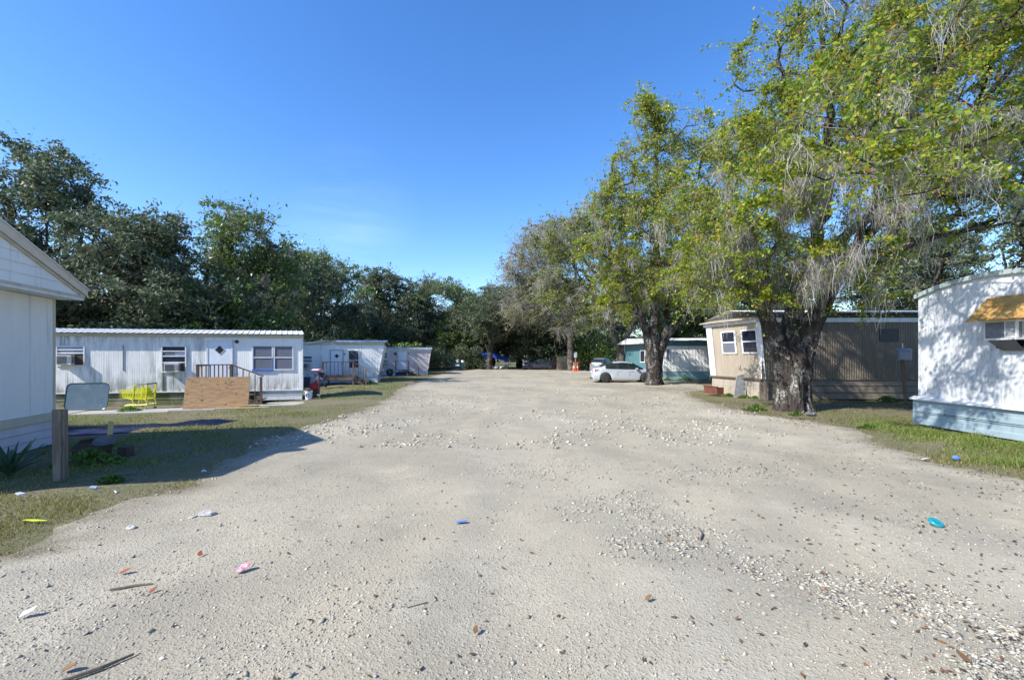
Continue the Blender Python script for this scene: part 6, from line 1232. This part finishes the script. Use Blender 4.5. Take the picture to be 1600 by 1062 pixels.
# fallen leaves, thick towards the right
rng = np.random.default_rng(15); n = 46000; y = ynear(2.4, 34)(rng, n); x = rng.uniform(-.6, 1.3, n) * y
dens = .012 + .12 * smoothstep(.5, 4.5, x) + .6 * smoothstep(1.3, .1, np.abs(x - edge(RIGHT, y))) + .8 * np.exp(-(((x - 9) / 3.2) ** 2 + ((y - 14.6) / 2.2) ** 2)) + .5 * np.exp(-(((x - 6.0) / 1.0) ** 2 + ((y - 11.3) / .35) ** 2)) + .10 * inpatch(x, y) * (x > .6) * (y < 8) + .5 * np.exp(-(((x - 8.5) / 3) ** 2 + ((y - 25) / 4) ** 2)) + .35 * np.exp(-(((x - 3.2) / .9) ** 2 + ((y - 7.3) / .25) ** 2))
ok = rng.uniform(size=n) < dens * .75; x, y = x[ok], y[ok]
x2, y2 = rng.uniform(7.2, 16, 9000), rng.uniform(11.6, 19.0, 9000); k2 = (rng.uniform(size=9000) < .25 + .6 * clump(x2, y2, 1.1, 4)) & ~((x2 > 10.7) & (y2 < 12.7)); x, y = np.append(x, x2[k2]), np.append(y, y2[k2]); cen = np.stack([x, y, gz(x, y) + .026], 1)
V, F = leaves(rng, cen, 0.004, .046, up=3.0, aspect=.42); tag(put('fallen_leaves', np_mesh('fallen_leaves', V, F, M['litter'])), 'dry brown oak leaves scattered over the gravel and under the oaks', 'leaf litter', kind='stuff')

def blades(rng, x, y, hgt, wid):
    m = len(x); z = gz(x, y) - .02; a = rng.uniform(0, 6.28, m); ln = rng.normal(size=(m, 2)) * .55 * hgt[:, None]; D = np.stack([np.cos(a), np.sin(a), 0 * a], 1) * wid[:, None] * .5; P = np.stack([x, y, z], 1)
    q1 = P + np.concatenate([ln * .3, (hgt * .6)[:, None]], 1); q2 = P + np.concatenate([ln, hgt[:, None]], 1)
    V = np.stack([P - D, P + D, q1 + D * .8, q1 - D * .8, q2 + D * .12, q2 - D * .12], 1).reshape(-1, 3); b = (np.arange(m) * 6)[:, None]
    return V, np.concatenate([b + np.array([[0, 1, 2, 3]]), b + np.array([[3, 2, 4, 5]])])
def lawn(name, label, n, reg, dens, h0, wid, m, seed, near=(3, 45), xr=(-1.4, 1.4)):
    rng = np.random.default_rng(seed); y = ynear(*near)(rng, n); x = rng.uniform(*xr, n) * y; ok = reg(x, y) & (rng.uniform(size=n) < dens(x, y)); x, y = x[ok], y[ok]
    hh = h0 * rng.uniform(.4, 1.4, len(x)) * (.35 + 1.1 * clump(x, y, 2.6, seed) ** 1.5); V, F = blades(rng, x, y, hh, wid * (1 + .035 * y) * rng.uniform(.7, 1.3, len(x)))
    return tag(put(name, np_mesh(name, V, F, M[m])), label, 'grass', kind='stuff')
leftreg = lambda x, y: (x < edge(LEFT, y) + .6) & (x > -16) & (y < 17.2 + .22 * (x + 8.5)) & ~((x < -9.3) & (y < 9.4))
lawn('dry_grass', 'short patchy dry grass along the left side of the lot', 150000, leftreg, lambda x, y: np.clip(-.05 + 1.1 * clump(x, y, 1.5, 1), 0, 1) * np.clip(.25 + (edge(LEFT, y) + .35 - x) * 1.1, .04, 1), .055, .006, 'grass_dry', 1, (3.2, 18.5), (-1.3, -.25))
lawn('green_grass', 'green grass tufts on the shaded left lawn', 90000, leftreg, lambda x, y: np.clip(clump(x, y, .9, 3) * 1.3 - .35, 0, 1) * smoothstep(6, 10, y) * smoothstep(0, 1.2, edge(LEFT, y) - x), .07, .007, 'grass_green', 2, (5, 19), (-1.3, -.3))
strip = lambda x, y: (x < edge(LEFT, y) + .2) & (x > -10.5) & (y > 19.6)
lawn('green_grass', 'green grass strips along the far left edge of the lot', 42000, strip, lambda x, y: np.clip(.15 + clump(x, y, .8, 5), 0, 1), .09, .007, 'grass_green', 3, (19.6, 56), (-.6, -.12))
rightreg = lambda x, y: (x > edge(RIGHT, y) - .25) & (x < 10.95) & (y < 13.6) | ((x > 10.95) & (y > 12.4) & (y < 14.2) & (x < 14))
lawn('green_grass', 'lush green grass in front of the right home', 165000, rightreg, lambda x, y: np.clip(.05 + 1.0 * clump(x, y, 1.9, 7), 0, 1) * np.clip(.08 + (x - edge(RIGHT, y)) * .8, .03, 1) * smoothstep(14.5, 11.5, y), .11, .008, 'grass_green', 4, (5, 14.2), (.55, 1.5))
lawn('dry_grass', 'thin dry grass around the big oak and the right verge', 120000, lambda x, y: (x > edge(RIGHT, y) - .5) & (x < 17) & (y < 24) & ~((x > 10.9) & (y < 12.6)) & ~((x > 10.3) & (y > 19.1)), lambda x, y: np.clip(clump(x, y, 1.1, 9) - .1, 0, 1) * .7, .06, .006, 'grass_dry', 5, (6, 24), (.38, 1.3))
